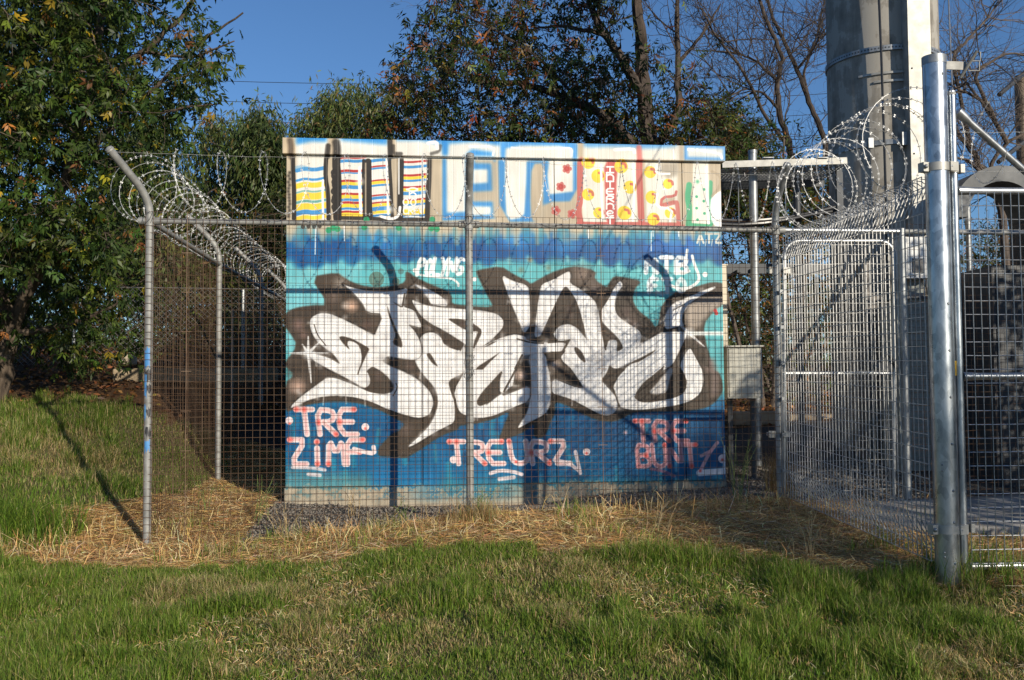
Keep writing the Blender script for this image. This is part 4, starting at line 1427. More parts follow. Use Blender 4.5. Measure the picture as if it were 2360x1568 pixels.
for z in CLZ:
    mb = MB()
    mb.tube([Vector((bp.x, bp.y, z - 0.022)), Vector((bp.x, bp.y, z + 0.022))], 0.0665, 28)
    mb.tube([Vector((hp.x, hp.y, z - 0.022)), Vector((hp.x, hp.y, z + 0.022))], 0.028, 20)
    mb.box(Vector((bp.x - 0.078, bp.y - 0.015, z)), (0.036, 0.045, 0.05), 0.3)
    mb.box(Vector(((bp.x + hp.x) / 2 + 0.022, bp.y - 0.042, z)), (0.05, 0.012, 0.05), 0.3)
    mb.box(Vector((hp.x + 0.038, hp.y, z)), (0.025, 0.045, 0.046), 0.2)
    cb = mb.build('clamp', M['galv_plate'], post, True)
    for dx in (-0.078, 0.055):
        nb = MB()
        nb.dome(Vector((bp.x + dx, bp.y - 0.045, z)), (0, -1, 0), 0.012, 0.010, 8)
        nb.build('bolt', M['galv'], cb, True)
# bracket with hooked rods at the post head
mb = MB()
z = P(2200, 152, 5.1).z
mb.box(Vector((bp.x + 0.115, bp.y, z)), (0.13, 0.008, 0.045), 0.12)
mb.tube([Vector((bp.x + 0.21, bp.y - 0.05, z + 0.065)), Vector((bp.x + 0.15, bp.y + 0.02, z - 0.06))], 0.009, 8)
for dz, k in ((0.025, 1.0), (-0.028, 0.75)):
    q = Vector((bp.x + 0.16 + 0.03 * k, bp.y, z + dz))
    mb.tube([q, q + Vector((0.06, 0, 0.0)), q + Vector((0.062, 0, 0.05))], 0.004, 6)
mb.build('bracket', M['galv_old'], post)

gate = thing('mesh_gate', 'big silver mesh gate with a diagonal brace at the right edge of the photo', 'gate', (hp.x + 0.9, hp.y, g1(hp.x + 0.9, hp.y)))
GD = Vector((1, 0.07, 0)).normalized()
zpt = P(2199, 212, 5.13).z
st = MB().tube([Vector((hp.x, hp.y, P(2199, 1322, 5.13).z)), Vector((hp.x, hp.y, zpt))], 0.0225, 18).build('stile', M['post'], gate, True)
MB().dome(Vector((hp.x, hp.y, zpt - 0.02)), (0, 0, 1), 0.026, 0.03, 16).build('cap', M['galv_plate'], st, True)
GW = 1.6
RZ = [P(2230, 440, 5.13).z, P(2230, 868, 5.13).z, P(2230, 1306, 5.13).z]
for z, nm in zip(RZ, ('top_rail', 'mid_rail', 'bottom_rail')):
    a = Vector((hp.x + 0.02, hp.y, z))
    MB().tube([a, a + GD * 0.04, a + GD * 0.09, a + GD * GW], [0.024, 0.023, 0.0195, 0.0195], 14).build(nm, M['galv_bright'], gate, True)
MB().tube([Vector((hp.x, hp.y, RZ[2])) + GD * GW, Vector((hp.x, hp.y, RZ[0])) + GD * GW], 0.02, 12).build('stile', M['post'], gate, True)
ba, bb_ = P(2206, 258, 5.13), P(2380, 412, 5.2)
dd = (bb_ - ba).normalized()
MB().tube([ba, ba + dd * 0.05, ba + dd * 0.09, bb_ + dd * 0.6], [0.028, 0.026, 0.0185, 0.0185], 14).build('brace', M['galv_bright'], gate, True)
mb = MB()
a = Vector((hp.x + 0.028, hp.y - 0.03, 0))
wires(mb, a, a + GD * (GW - 0.05), RZ[2], RZ[2], RZ[0] - 0.012, RZ[0] - 0.012, 0.0462, 0.0735, 0.0024, jit=0.0004, sides=5)
mb.build('wire_mesh', M['galv_bright'], gate, kind='stuff')
MB().tube([Vector((hp.x - 0.024, hp.y - 0.012, P(2190, 832, 5.1).z)), Vector((hp.x - 0.024, hp.y - 0.012, P(2190, 866, 5.1).z))], 0.006, 6).build('yellow_tag', simple('yellow_tag', (0.6, 0.36, 0.03), (0.65, 0.4, 0.04), 5, 0.5, bs=0), gate)
for vy in (305, 395, 530):
    a = P(2212, vy, 5.13)
    barbed(a, a + GD * GW, sag=0.0).build('barbed_strand', M['razor'], gate)
lw = MB()
lw.tube([P(2194, 215, 5.2), P(2185, 0, 5.6), P(2172, -300, 6.4)], 0.0045, 6)
tag(lw.build('stay_wire', M['galv'], None), 'thin straight steel wire rising from the gate stile past the concrete tower', 'wire')

# ---------------------------------------------------------------- tower and plant
TY = 10.0
tc = P(2036, 300, TY)
TR = 0.57
tz = g1(tc.x, tc.y)
tower = thing('concrete_tower', 'tall round concrete mast rising out of the picture behind the gates', 'tower', (tc.x, tc.y, tz))
mb = MB()
zz = [tz - 0.2, 1.6, 3.15, 4.6, 6.2, 9.0]
for i in range(len(zz) - 1):
    mb.tube([Vector((tc.x, tc.y, zz[i])), Vector((tc.x, tc.y, zz[i + 1] - 0.012))], TR - 0.004 * i, 64)
    mb.tube([Vector((tc.x, tc.y, zz[i + 1] - 0.012)), Vector((tc.x, tc.y, zz[i + 1]))], TR - 0.012, 64)
mb.build('shaft', M['monopole'], tower, True)


def ring(z, h, rad, name, mat, a0=0.0, a1=2 * math.pi, th=0.012):
    mb = MB()
    K = 56
    full = a1 - a0 > 6.2
    for i in range(K + 1):
        a_ = a0 + (a1 - a0) * i / K
        c_, s_ = math.cos(a_), math.sin(a_)
        for rr, dz in ((rad, -h / 2), (rad + th, -h / 2), (rad + th, h / 2), (rad, h / 2)):
            mb.v.append(Vector((tc.x + rr * c_, tc.y + rr * s_, z + dz)))
    for i in range(K):
        for j in range(4):
            j2 = (j + 1) % 4
            mb.f.append((4 * i + j, 4 * i + j2, 4 * i + 4 + j2, 4 * i + 4 + j))
    return mb.build(name, mat, tower, False)


zr = lambda vy: P(2036, vy, TY - TR).z
b1 = ring(zr(108), 0.052, TR - 0.006, 'strap', M['galv'])
mb = MB()
for i in range(70):
    a_ = -math.pi + i * 2 * math.pi / 110
    d = Vector((math.cos(a_), math.sin(a_), 0))
    mb.dome(Vector((tc.x, tc.y, zr(108))) + d * (TR + 0.0062), d, 0.009, 0.001, 8, 1)
mb.build('strap_hole', M['dark_steel'], b1, kind='stuff')
ring(zr(166), 0.022, TR - 0.004, 'strap', M['galv_plate'], math.radians(-135), math.radians(-78))
ring(zr(185), 0.022, TR - 0.004, 'strap', M['galv_plate'], math.radians(-120), math.radians(-78))
b4 = ring(zr(326), 0.05, TR - 0.004, 'strap', M['galv'])
MB().box(P(2005, 331, TY - TR - 0.03), (0.05, 0.05, 0.1)).build('strap_clamp', M['galv'], b4)
MB().box(P(2085, 322, TY - TR - 0.03), (0.09, 0.09, 0.13)).build('strap_clamp', M['galv'], b4)
cx0, cx1 = P(2097, 300, 9.3), P(2149, 300, 9.3)
zc0 = P(2120, 588, 9.3).z
mb = MB()
mb.box(((cx0.x + cx1.x) / 2, 9.31, (zc0 + 9) / 2), (cx1.x - cx0.x, 0.03, 9 - zc0))
mb.box((cx0.x + 0.012, 9.44, (zc0 + 9) / 2), (0.024, 0.224, 9 - zc0))
mb.box((cx1.x - 0.012, 9.44, (zc0 + 9) / 2), (0.024, 0.224, 9 - zc0))
cov = mb.build('cable_cover', M['galv_plate'], tower)
mb = MB()
for z in np.arange(zc0 + 0.15, 7.5, 0.85):
    for x in (cx0.x + 0.03, cx1.x - 0.03):
        mb.dome((x, 9.295, z), (0, -1, 0), 0.01, 0.008, 8)
mb.build('bolt', M['dark_steel'], cov, kind='stuff')
mb = MB()
q0, q1 = P(2128, 590, 9.32), P(2143, 690, 9.36)
mb.v += [Vector((cx0.x + 0.06, 9.33, zc0 - 0.002)), Vector((cx1.x, 9.33, zc0 - 0.002)), Vector((cx1.x, 9.33, q1.z)), Vector((cx1.x - 0.06, 9.33, q1.z)), Vector((cx0.x + 0.06, 9.36, zc0 - 0.002)), Vector((cx1.x, 9.36, zc0 - 0.002)), Vector((cx1.x, 9.36, q1.z)), Vector((cx1.x - 0.06, 9.36, q1.z))]
mb.f += [(0, 1, 2, 3), (7, 6, 5, 4), (0, 3, 7, 4), (3, 2, 6, 7), (2, 1, 5, 6), (1, 0, 4, 5)]
mb.build('cover_plate', M['galv_plate'], cov)
cb = MB()
zs = [(2025, 0), (2030, 120), (2036, 300), (2041, 460), (2045, 640)]
cb.tube([Vector((P(x, y, 9.40).x, 9.40 if y < 600 else 9.43, P(x, y, 9.40).z)) for x, y in [(2018, -150)] + zs], 0.013, 8)
cb.build('earth_cable', M['cable'], tower, True)

# cable tray between hut and tower
ty0 = 9.0
a, b = P(1664, 380, ty0), P(1951, 371, ty0)
tray = thing('cable_tray', 'galvanised overhead cable tray on pipe posts linking the hut to the concrete tower', 'cable tray', ((a.x + b.x) / 2, ty0 + 0.3, g1(a.x, ty0)))
mid = (a + b) / 2
rot = Matrix.Rotation(-math.atan2(b.z - a.z, b.x - a.x), 3, 'Y')
MB().box(mid, ((b - a).length, 0.02, 0.062), M=rot).build('side_rail', M['galv_plate'], tray)
MB().box(mid + Vector((-0.02, 0.62, -0.05)), ((b - a).length, 0.03, 0.14), M=rot).build('side_rail', M['dark_steel'], tray)
mb = MB()
L = (b - a).length
for i in range(int(L / 0.034)):
    q = a.lerp(b, (i + 0.5) / int(L / 0.034))
    mb.box(q + Vector((0, 0.31, -0.035)), (0.019, 0.58, 0.004))
for j in range(9):
    mb.box(mid + Vector((0, 0.04 + j * 0.068, -0.040)), (L, 0.018, 0.004), M=rot)
mb.build('tray_floor', M['galv'], tray, kind='stuff')
for vx, vt, yy, mat in ((1740, 350, 9.25, 'galv'), (1841, 400, 9.45, 'dark_steel')):
    q = P(vx, 700, yy)
    pipe_post(tray, q.x, q.y, g1(q.x, q.y) - 0.2, P(vx, vt, yy).z, 0.041 if vx < 1800 else 0.036, M[mat])
mb = MB()
for vx in (1768, 1893):
    q = P(vx, 378, ty0 + 0.02)
    mb.box(q + Vector((0, 0, 0.05)), (0.10, 0.10, 0.008)).box(q + Vector((0, 0, 0.042)), (0.04, 0.04, 0.02))
mb.build('tray_bolt', M['galv'], tray, kind='stuff')
for vx in (1700, 1808, 1893):
    q = P(vx, 372, ty0 + 0.3)
    MB().tube([q + Vector((0, 0, -0.02)), q + Vector((0, 0, -0.75))], 0.0045, 6).build('hanger_rod', M['galv'], tray)
q = P(1934, 470, 9.3)
MB().box(q, (0.06, 0.05, 0.85)).build('drop_channel', M['dark_steel'], tray)

mb = MB()
cab = []
for k in range(7):
    r_ = np.random.default_rng(40 + k)
    y = 9.05 + 0.07 * k
    dz = r_.uniform(-7, 9)
    row = [P(1655, 512 + dz, y), P(1700, 514 + dz, y), P(1760, 511 + dz * 0.8, y), P(1820, 503 + dz * .5, y + 0.1), P(1870, 493 + dz * .4, y + 0.2), P(1925, 482 + dz, y + 0.3)]
    mb.tube(row, 0.017, 7)
tag(mb.build('cable_bundle', M['cable'], None, True), 'bundle of black cables sagging from the hut roof line to the concrete tower', 'cables')

lad = thing('cable_ladder', 'dark steel cable ladder hanging low between the hut and the walk gate', 'cable tray', P(1735, 625, 9.8))
a, b = P(1686, 628, 9.6), P(1900, 612, 9.9)
MB().box((a + b) / 2, ((b - a).length, 0.03, 0.10), 0.05).build('side_rail', M['dark_steel'], lad)
MB().box((a + b) / 2 + Vector((0, 0.5, 0.06)), ((b - a).length, 0.03, 0.10), 0.05).build('side_rail', M['dark_steel'], lad)
for i in range(7):
    q = a.lerp(b, (i + 0.5) / 7)
    MB().box(q + Vector((0, 0.25, 0.01)), (0.04, 0.46, 0.03), 0.05).build('rung', M['dark_steel'], lad)
MB().tube([P(1880, 640, 9.9), Vector((P(1880, 640, 9.9).x, 9.9, 0.4))], 0.03, 8).build('leg', M['dark_steel'], lad)

# boxes at the hut's right side
q = hut_pt(HW + 0.066, 0.30, 0)
bz0, bz1 = P(1680, 800, 8.5).z, P(1680, 614, 8.5).z
cc = thing('conduit_cover', 'narrow cream conduit cover standing off the right end of the painted hut', 'cover', (q.x, q.y, bz0))
MB().box((q.x, q.y, (bz0 + bz1) / 2), (0.10, 0.16, bz1 - bz0), ANG).build('casing', M['cream'], cc)
MB().box((q.x, q.y, bz1 + 0.008), (0.112, 0.17, 0.012), ANG).build('lid', M['cream'], cc)
a, b = P(1675, 800, 8.45), P(1757, 918, 8.45)
eb = thing('electrical_box', 'pale grey electrical box on a stand between the hut and the corner post', 'electrical box', ((a.x + b.x) / 2, 8.55, b.z))
MB().box(((a.x + b.x) / 2, 8.55, (a.z + b.z) / 2), (b.x - a.x, 0.2, a.z - b.z)).build('casing', M['box'], eb)
MB().box(((a.x + b.x) / 2, 8.447, (a.z + b.z) / 2), (b.x - a.x - 0.03, 0.008, a.z - b.z - 0.03)).build('door', M['box'], eb)
MB().box(((a.x + b.x) / 2, 8.54, a.z + 0.006), (b.x - a.x + 0.03, 0.24, 0.012)).build('lid', M['box'], eb)
mb = MB()
for x in (a.x + 0.05, b.x - 0.05):
    MB().box((x, 8.6, (b.z + 0.3) / 2), (0.04, 0.04, b.z - 0.3)).build('leg', M['dark_steel'], eb)

# cabinets behind the gates
a, b = P(2066, 690, 8.55), P(2160, 1085, 8.55)
cbn = thing('equipment_cabinet', 'grey-green louvred cabinet standing in shade behind the roll-top panel', 'cabinet', ((a.x + b.x) / 2, 8.75, b.z))
MB().box(((a.x + b.x) / 2, 8.75, (a.z + b.z) / 2), (b.x - a.x, 0.4, a.z - b.z)).build('casing', M['cabinet'], cbn)
for i in range(14):
    z = b.z + 0.08 + i * (a.z - b.z - 0.14) / 13
    MB().box(((a.x + b.x) / 2, 8.543, z), (b.x - a.x - 0.03, 0.012, 0.07), M=Matrix.Rotation(0.12, 3, 'X')).build('louvre', M['cabinet'], cbn)
MB().box(((a.x + b.x) / 2, 8.75, a.z + 0.012), (b.x - a.x + 0.05, 0.46, 0.024)).build('lid', M['slate'], cbn)
a2, b2 = P(2081, 546, 8.85), P(2150, 641, 8.85)
wc = thing('meter_housing', 'small white housing with a dark opening in sun behind the thick gate post', 'housing', ((a2.x + b2.x) / 2, 9.0, b2.z))
MB().box(((a2.x + b2.x) / 2, 9.0, (a2.z + b2.z) / 2), (b2.x - a2.x, 0.3, a2.z - b2.z)).build('casing', M['white_cab'], wc)
q = P(2116, 612, 8.845)
MB().box(q, (0.11, 0.012, 0.13)).build('opening', M['dark_steel'], wc)
MB().box(((a2.x + b2.x) / 2, 9.05, (b2.z + 0.4) / 2), (0.2, 0.12, b2.z - 0.4)).build('stand', M['cabinet'], wc)
a, b = P(1990, 600, 9.15), P(2062, 1090, 9.15)
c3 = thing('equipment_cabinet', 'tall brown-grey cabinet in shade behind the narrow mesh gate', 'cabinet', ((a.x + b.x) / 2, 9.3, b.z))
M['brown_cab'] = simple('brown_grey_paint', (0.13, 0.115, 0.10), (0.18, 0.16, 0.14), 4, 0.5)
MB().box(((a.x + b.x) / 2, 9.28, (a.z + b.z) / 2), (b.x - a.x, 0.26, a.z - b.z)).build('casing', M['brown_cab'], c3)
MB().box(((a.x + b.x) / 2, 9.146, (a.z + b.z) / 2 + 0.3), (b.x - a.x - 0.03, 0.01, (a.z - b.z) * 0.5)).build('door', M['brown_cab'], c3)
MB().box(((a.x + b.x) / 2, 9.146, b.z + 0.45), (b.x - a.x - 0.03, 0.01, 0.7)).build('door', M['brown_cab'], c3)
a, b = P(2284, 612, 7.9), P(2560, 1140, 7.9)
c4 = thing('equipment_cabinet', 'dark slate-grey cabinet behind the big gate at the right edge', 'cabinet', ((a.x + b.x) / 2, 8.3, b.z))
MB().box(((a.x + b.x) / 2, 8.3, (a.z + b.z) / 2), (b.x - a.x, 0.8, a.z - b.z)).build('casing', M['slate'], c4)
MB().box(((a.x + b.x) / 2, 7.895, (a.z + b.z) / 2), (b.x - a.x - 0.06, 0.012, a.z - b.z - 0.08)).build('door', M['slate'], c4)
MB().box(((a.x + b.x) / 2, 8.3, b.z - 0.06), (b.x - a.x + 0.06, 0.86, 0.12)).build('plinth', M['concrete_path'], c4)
# arched sheet metal cable duct
ce = P(2312, 500, 8.7)
arch = thing('arched_duct', 'arched grey sheet-metal duct showing above the big gate', 'duct', (ce.x, 8.9, g1(ce.x, 8.9)))
mb = MB()
K = 20
for i in range(K + 1):
    a_ = math.pi * i / K
    for rr, y in ((0.33, 8.7), (0.475, 8.7), (0.475, 9.25), (0.33, 9.25)):
        mb.v.append(Vector((ce.x + rr * math.cos(a_), y, ce.z + rr * math.sin(a_))))
for i in range(K):
    for j in range(4):
        mb.f.append((4 * i + j, 4 * i + (j + 1) % 4, 4 * i + 4 + (j + 1) % 4, 4 * i + 4 + j))
mb.build('hood', M['duct'], arch)
for s in (1,):
    MB().box((ce.x + s * 0.405, 9.0 if s > 0 else 9.2, (ce.z + 0.35) / 2), (0.14, 0.5 if s > 0 else 0.1, ce.z - 0.35)).build('leg', M['dark_steel'], arch)

# wooden pole at the right edge with steel arms
wp = P(2357, 300, 14)
wpo = thing('wooden_pole', 'weathered wooden pole with dark steel arms at the right edge', 'pole', (wp.x, wp.y, g1(wp.x, wp.y)))
MB().tube([Vector((wp.x, wp.y, g1(wp.x, wp.y) - 0.3)), Vector((wp.x, wp.y, P(2350, 176, 14).z))], 0.10, 14).build('shaft', M['pole_timber'], wpo, True)
for i, (x0, y0, x1, y1) in enumerate(((2302, 219, 2400, 135), (2300, 374, 2400, 296), (2325, 500, 2400, 470))):
    MB().tube([P(x0, y0, 13.6), P(x1, y1, 14.1)], 0.035, 8).build('arm', M['dark_steel'], wpo, True)

# power lines in the sky
for i, (y0, y1) in enumerate(((192, 166), (238, 219), (282, 266), (323, 317))):
    p0, p1 = P(300, y0 + 5, 42), P(2500, y1 - 38, 46)
    mb = MB()
    row = [p0.lerp(p1, t / 16) + Vector((0, 0, -0.9 * 4 * (t / 16) * (1 - t / 16) + 0.35)) for t in range(17)]
    mb.tube(row, 0.014, 4)
    o = mb.build('power_line', M['line'])
    tag(o, ['topmost power line crossing the open sky', 'second power line from the top in the sky', 'third power line from the top in the sky', 'lowest power line in the sky just above the trees'][i], 'power line', 'power lines across the sky')

# timber edging sleepers and chain-link fence on the bank
for i, (x0, x1, vy, Y, lab) in enumerate(((262, 470, 868, 11.2, 'weathered timber sleeper edging the leafy bank behind the left corner post'), (470, 640, 868, 11.35, 'timber sleeper on the shaded bank left of the hut'),
                                         (1688, 1800, 966, 11.6, 'weathered timber sleeper on the ground behind the electrical box'), (1815, 1990, 972, 11.9, 'timber sleeper lying behind the narrow mesh gate'))):
    a, b = P(x0, vy, Y), P(x1, vy - 4, Y + 0.15)
    o = MB().box((a + b) / 2, ((b - a).length, 0.12, 0.17), math.atan2(b.y - a.y, b.x - a.x)).build('timber_sleeper', M['timber'])
    md = o.modifiers.new('bevel', 'BEVEL')
    md.width = 0.012
    tag(o, lab, 'sleeper', 'timber sleepers')

clf = thing('chain_link_fence', 'chain-link fence on the bank behind the left tree', 'fence', P(300, 850, 12.2))
mb = MB()
a, b = P(-120, 850, 12.0), P(700, 850, 12.9)
zt = P(300, 660, 12.3).z
zb = 1.30
L = Vector((b.x - a.x, b.y - a.y, 0)).length
d = Vector((b.x - a.x, b.y - a.y, 0)).normalized()
H = zt - zb
s = 0.072
k = -int(H / s) - 1
while k * s < L:
    for sg in (1, -1):
        x0, x1 = k * s, k * s + H
        if sg < 0:
            x0, x1 = x1, x0
        za, zc = zb, zt
        p0, p1 = Vector((a.x, a.y, zb)) + d * x0, Vector((a.x, a.y, zt)) + d * x1
        mb.tube([p0, p1], 0.0028, 3, cap=False)
    k += 1
mb.build('chain_mesh', M['galv_wire'], clf, kind='stuff')
MB().tube([Vector((a.x, a.y, zt)), Vector((b.x, b.y, zt))], 0.004, 5).build('top_wire', M['galv_wire'], clf)
for vx in (172, 560):
    Y = 12.0 + (vx + 120) / 820 * 0.9 - 0.04
    q = P(vx, 700, Y)
    MB().tube([Vector((q.x, q.y, 1.2)), Vector((q.x, q.y, P(vx, 668, Y).z))], 0.024, 8).build('post', M['galv_bright'], clf, True)
q = P(300, 826, 11.75)
mb = MB()
mb.box(q + Vector((0, 0, -0.02)), (0.16, 0.14, 0.13), 0.4).box(q + Vector((-0.08, -0.05, -0.05)), (0.14, 0.1, 0.06), -0.3)
o = mb.build('pale_rock', M['pale_stone'])
md = o.modifiers.new('bevel', 'BEVEL')
md.width = 0.03
md.segments = 2
tag(o, 'pale broken rock lying in the leaf litter behind the corner post', 'rock')
# ---------------------------------------------------------------- ground
def sstep(a, b, x):
    t = np.clip((x - a) / (b - a), 0, 1)
    return t * t * (3 - 2 * t)


def zones(X, Y):
    """weights of lawn, straw, gravel, leaf litter"""
    n = vnoise(X, Y, 0.9, 31) * 0.5 + vnoise(X, Y, 0.25, 32) * 0.35 + vnoise(X, Y, 0.09, 33) * 0.35 - 0.6
    Yf = (Y - (FY0 + TAN * X)) * math.cos(ANG)
    yb = np.interp(X, [-4.5, -2.6, -1.5, 0, 1, 1.6, 2.3, 3, 4], [6.3, 6.2, 6.05, 5.95, 5.75, 5.45, 4.9, 4.95, 5.2]) + n * 0.55
    yt = np.interp(X, [-5, -4.2, -3.6, -2.8, -2.4], [6.3, 6.5, 7.05, 7.9, 8.6]) + n * 0.5
    left = X < -2.62 - 0.09 * (Y - 6.75)
    front = Y < yb
    straw = (~front) & np.where(left, Y < yt, (Yf < 0.0 + n * 0.35) | ((X < -1.95) & (Y < 10)))
    lit = (~front) & (~straw) & (Y > 10.0 + n * 0.9) & (left | (Yf > 4.2))
    bank = (~front) & (~straw) & (~lit) & left
    gravel = ~(front | straw | lit | bank)
    return front | bank, straw, gravel, lit


def axis(lo, hi, step, far):
    a = np.arange(lo, hi + step / 2, step)
    l, r, d = [], [], step
    x = lo
    while x > -far:
        d *= 1.35
        x -= d
        l.append(x)
    d, x = step, hi
    while x < far:
        d *= 1.35
        x += d
        r.append(x)
    return np.r_[l[::-1], a, r]


gxs, gys = axis(-6, 6, 0.07, 420), axis(2.6, 13.5, 0.07, 420)
GX, GY = np.meshgrid(gxs, gys)
GZ = ground(GX, GY)
nx, ny = len(gxs), len(gys)
idx = np.arange(nx * ny).reshape(ny, nx)
F = np.stack([idx[:-1, :-1], idx[:-1, 1:], idx[1:, 1:], idx[1:, :-1]], -1).reshape(-1, 4)
zl, zs_, zgv, zlt = zones(GX, GY)
nA = vnoise(GX, GY, 0.35, 41)[..., None]
colr = np.zeros(GX.shape + (3,))
colr += zl[..., None] * (np.array((0.085, 0.075, 0.036)) + nA * np.array((0.05, 0.04, 0.02)))
colr += zs_[..., None] * (np.array((0.20, 0.135, 0.068)) + nA * np.array((0.14, 0.095, 0.045)))
colr += np.where((GX < -1.95) & (GY > 8.4), 0.4, 1.0)[..., None] * zgv[..., None] * (np.array((0.07, 0.063, 0.056)) + nA * np.array((0.05, 0.045, 0.04)))  # gravel colour darkened left of the hut to deepen the hut's shade
hut_shade = np.where((GX > -3.4) & (GX < 2) & (GY > 8.4), 0.4, 1.0)[..., None]  # hut's shade put into the litter colour
colr += hut_shade * zlt[..., None] * (np.array((0.085, 0.05, 0.028)) + nA * np.array((0.07, 0.04, 0.02)))


def ground_mat():
    m, nt, b = new_mat('soil_and_thatch')
    at = N(nt, 'ShaderNodeAttribute', attribute_name='Col')
    h = noise(nt, 38, 6)
    mx = N(nt, 'ShaderNodeMix', data_type='RGBA', blend_type='MULTIPLY')
    mx.inputs[0].default_value = 0.8
    nt.links.new(at.outputs['Color'], mx.inputs[6])
    nt.links.new(ramp(nt, h, [(0.3, (0.45, 0.43, 0.42)), (0.7, (1.3, 1.3, 1.28))]), mx.inputs[7])
    nt.links.new(mx.outputs[2], b.inputs['Base Color'])
    b.inputs['Roughness'].default_value = 0.95
    b.inputs['Specular IOR Level'].default_value = 0.1
    bump(nt, b, h, 0.7, 0.02)
    return m


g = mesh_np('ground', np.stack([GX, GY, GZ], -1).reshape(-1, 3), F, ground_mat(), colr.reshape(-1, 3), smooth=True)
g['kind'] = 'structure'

# concrete apron inside the big gate
ap = MB()
K = 14
c0, c1 = (2.05, 6.05), (5.2, 7.9)
for j in range(9):
    for i in range(K + 1):
        x = 2.05 + 3.4 * i / K
        y = 6.15 + 0.07 * (x - 2) + j * 0.14
        ap.v.append(Vector((x, y, g1(x, y) * 0.3 + 0.7 * (0.29 + 0.03 * (x - 2) + 0.05 * (y - 6.1)) + 0.02)))
for j in range(8):
    for i in range(K):
        a = j * (K + 1) + i
        ap.f.append((a, a + 1, a + K + 2, a + K + 1))
o = ap.build('path', M['concrete_path'], None, True)
md = o.modifiers.new('thick', 'SOLIDIFY')
md.thickness = 0.10
o['kind'] = 'structure'

# ---------------------------------------------------------------- grass, straw, gravel, litter


def inview(X, Y, Z, mx=160, my=90):
    vx, vy = proj(X, Y, Z)
    return (vx > -mx) & (vx < 2359 + mx) & (vy < 1568 + my)


def scatter(n, x0, x1, y0, y1):
    X, Y = rng.uniform(x0, x1, n), rng.uniform(y0, y1, n)
    return X, Y


def pal(cols, w, n, var=0.18):
    c = np.array(cols)[rng.choice(len(cols), n, p=np.array(w) / sum(w))]
    return np.clip(c * (1 + rng.normal(0, var, (n, 1))) * (1 + rng.normal(0, var * 0.4, (n, 3))), 0.004, 0.9)


def blades(X, Y, h, lean, w, bend=0.6):
    n = len(X)
    Z = ground(X, Y) - 0.006
    az = rng.uniform(0, 2 * np.pi, n)
    d = np.stack([np.cos(az), np.sin(az), np.zeros(n)], -1)
    s = np.stack([-np.sin(az), np.cos(az), np.zeros(n)], -1)
    tw = rng.uniform(-0.8, 0.8, n)[:, None]
    s = s * np.cos(tw) + d * np.sin(tw)
    B = np.stack([X, Y, Z], -1)
    up = np.array([0, 0, 1.0])
    ln = lean[:, None] * h[:, None]
    m = B + up * (h * 0.55)[:, None] + d * ln * 0.35
    t = B + up * (h * (1 - 0.35 * lean * bend))[:, None] + d * ln
    hw = (w / 2)[:, None]
    V = np.stack([B - s * hw, B + s * hw, m - s * hw * 0.8, m + s * hw * 0.8, t], 1).reshape(-1, 3)
    k = np.arange(n)[:, None] * 5
    Fq = np.concatenate([k + np.array([0, 1, 3]), k + np.array([0, 3, 2]), k + np.array([2, 3, 4])], 0)
    return V, Fq


GREENS = [(0.130, 0.215, 0.024), (0.175, 0.255, 0.034), (0.08, 0.14, 0.018), (0.25, 0.28, 0.065), (0.40, 0.32, 0.15), (0.52, 0.41, 0.21)]


def lawn(name, n, x0, x1, y0, y1, test, hs, label, cat, wts=(4, 4.5, 3, 2.6, 0.9, 0.6), dens=None, w=(0.0026, 0.0050)):
    X, Y = scatter(n, x0, x1, y0, y1)
    k = test(X, Y)
    X, Y = X[k], Y[k]
    k = inview(X, Y, ground(X, Y))
    X, Y = X[k], Y[k]
    clump = vnoise(X, Y, 0.38, 51) * 0.55 + vnoise(X, Y, 0.14, 52) * 0.45
    dry = 0.85 * sstep(0.52, 0.74, vnoise(X, Y, 0.75, 53) * 0.6 + vnoise(X, Y, 0.22, 54) * 0.4)
    keep = rng.random(len(X)) < np.clip(0.25 + 1.3 * clump, 0, 1)
    X, Y, clump, dry = X[keep], Y[keep], clump[keep], dry[keep]
    m = len(X)
    tall = sstep(0.42, 0.72, clump)
    edge = sstep(0.9, 0.0, np.abs(Y - 5.75)) if y1 < 7.5 else 0
    h = rng.uniform(*hs, m) * (0.5 + 0.95 * tall + 0.35 * edge) * (1 - 0.25 * dry)
    lean = np.abs(rng.normal(0.5, 0.35, m)) + 0.5 * dry * rng.random(m)
    V, Fq = blades(X, Y, h, lean, rng.uniform(*w, m))
    c = pal(GREENS, wts, m)
    cd = pal([(0.44, 0.34, 0.16), (0.56, 0.44, 0.23), (0.32, 0.26, 0.10), (0.2, 0.21, 0.06)], (3, 2, 2, 2), m)
    sel = (rng.random(m) < dry * 0.75)[:, None]
    c = np.where(sel, cd, c)
    o = mesh_np(name, V, Fq, M['blade'], np.repeat(c, 5, 0))
    tag(o, label, cat, kind='stuff')
    return o


lawn('lawn_grass', 620000, -3.9, 4.3, 3.3, 7.0, lambda x, y: zones(x, y)[0] & (y < 7), (0.038, 0.098), 'mown green lawn grass with dry patches in the foreground', 'grass')
lawn('straw_shoots', 60000, -4.6, 3.0, 4.8, 8.6, lambda x, y: zones(x, y)[1] & (vnoise(x, y, 0.35, 76) > 0.5 + 0.3 * rng.random(len(x))), (0.04, 0.13), 'sparse green shoots growing through the dry straw', 'grass', (3, 3, 1, 3, 3, 2))
lawn('bank_grass', 110000, -6.2, -2.5, 6.3, 11.3, lambda x, y: zones(x, y)[0] & (x < -2.55 - 0.09 * (y - 6.75)), (0.06, 0.14), 'longer green grass on the bank left of the fence', 'grass', (2, 2, 5, 1.6, 1.5, 0.9), w=(0.003, 0.0055))


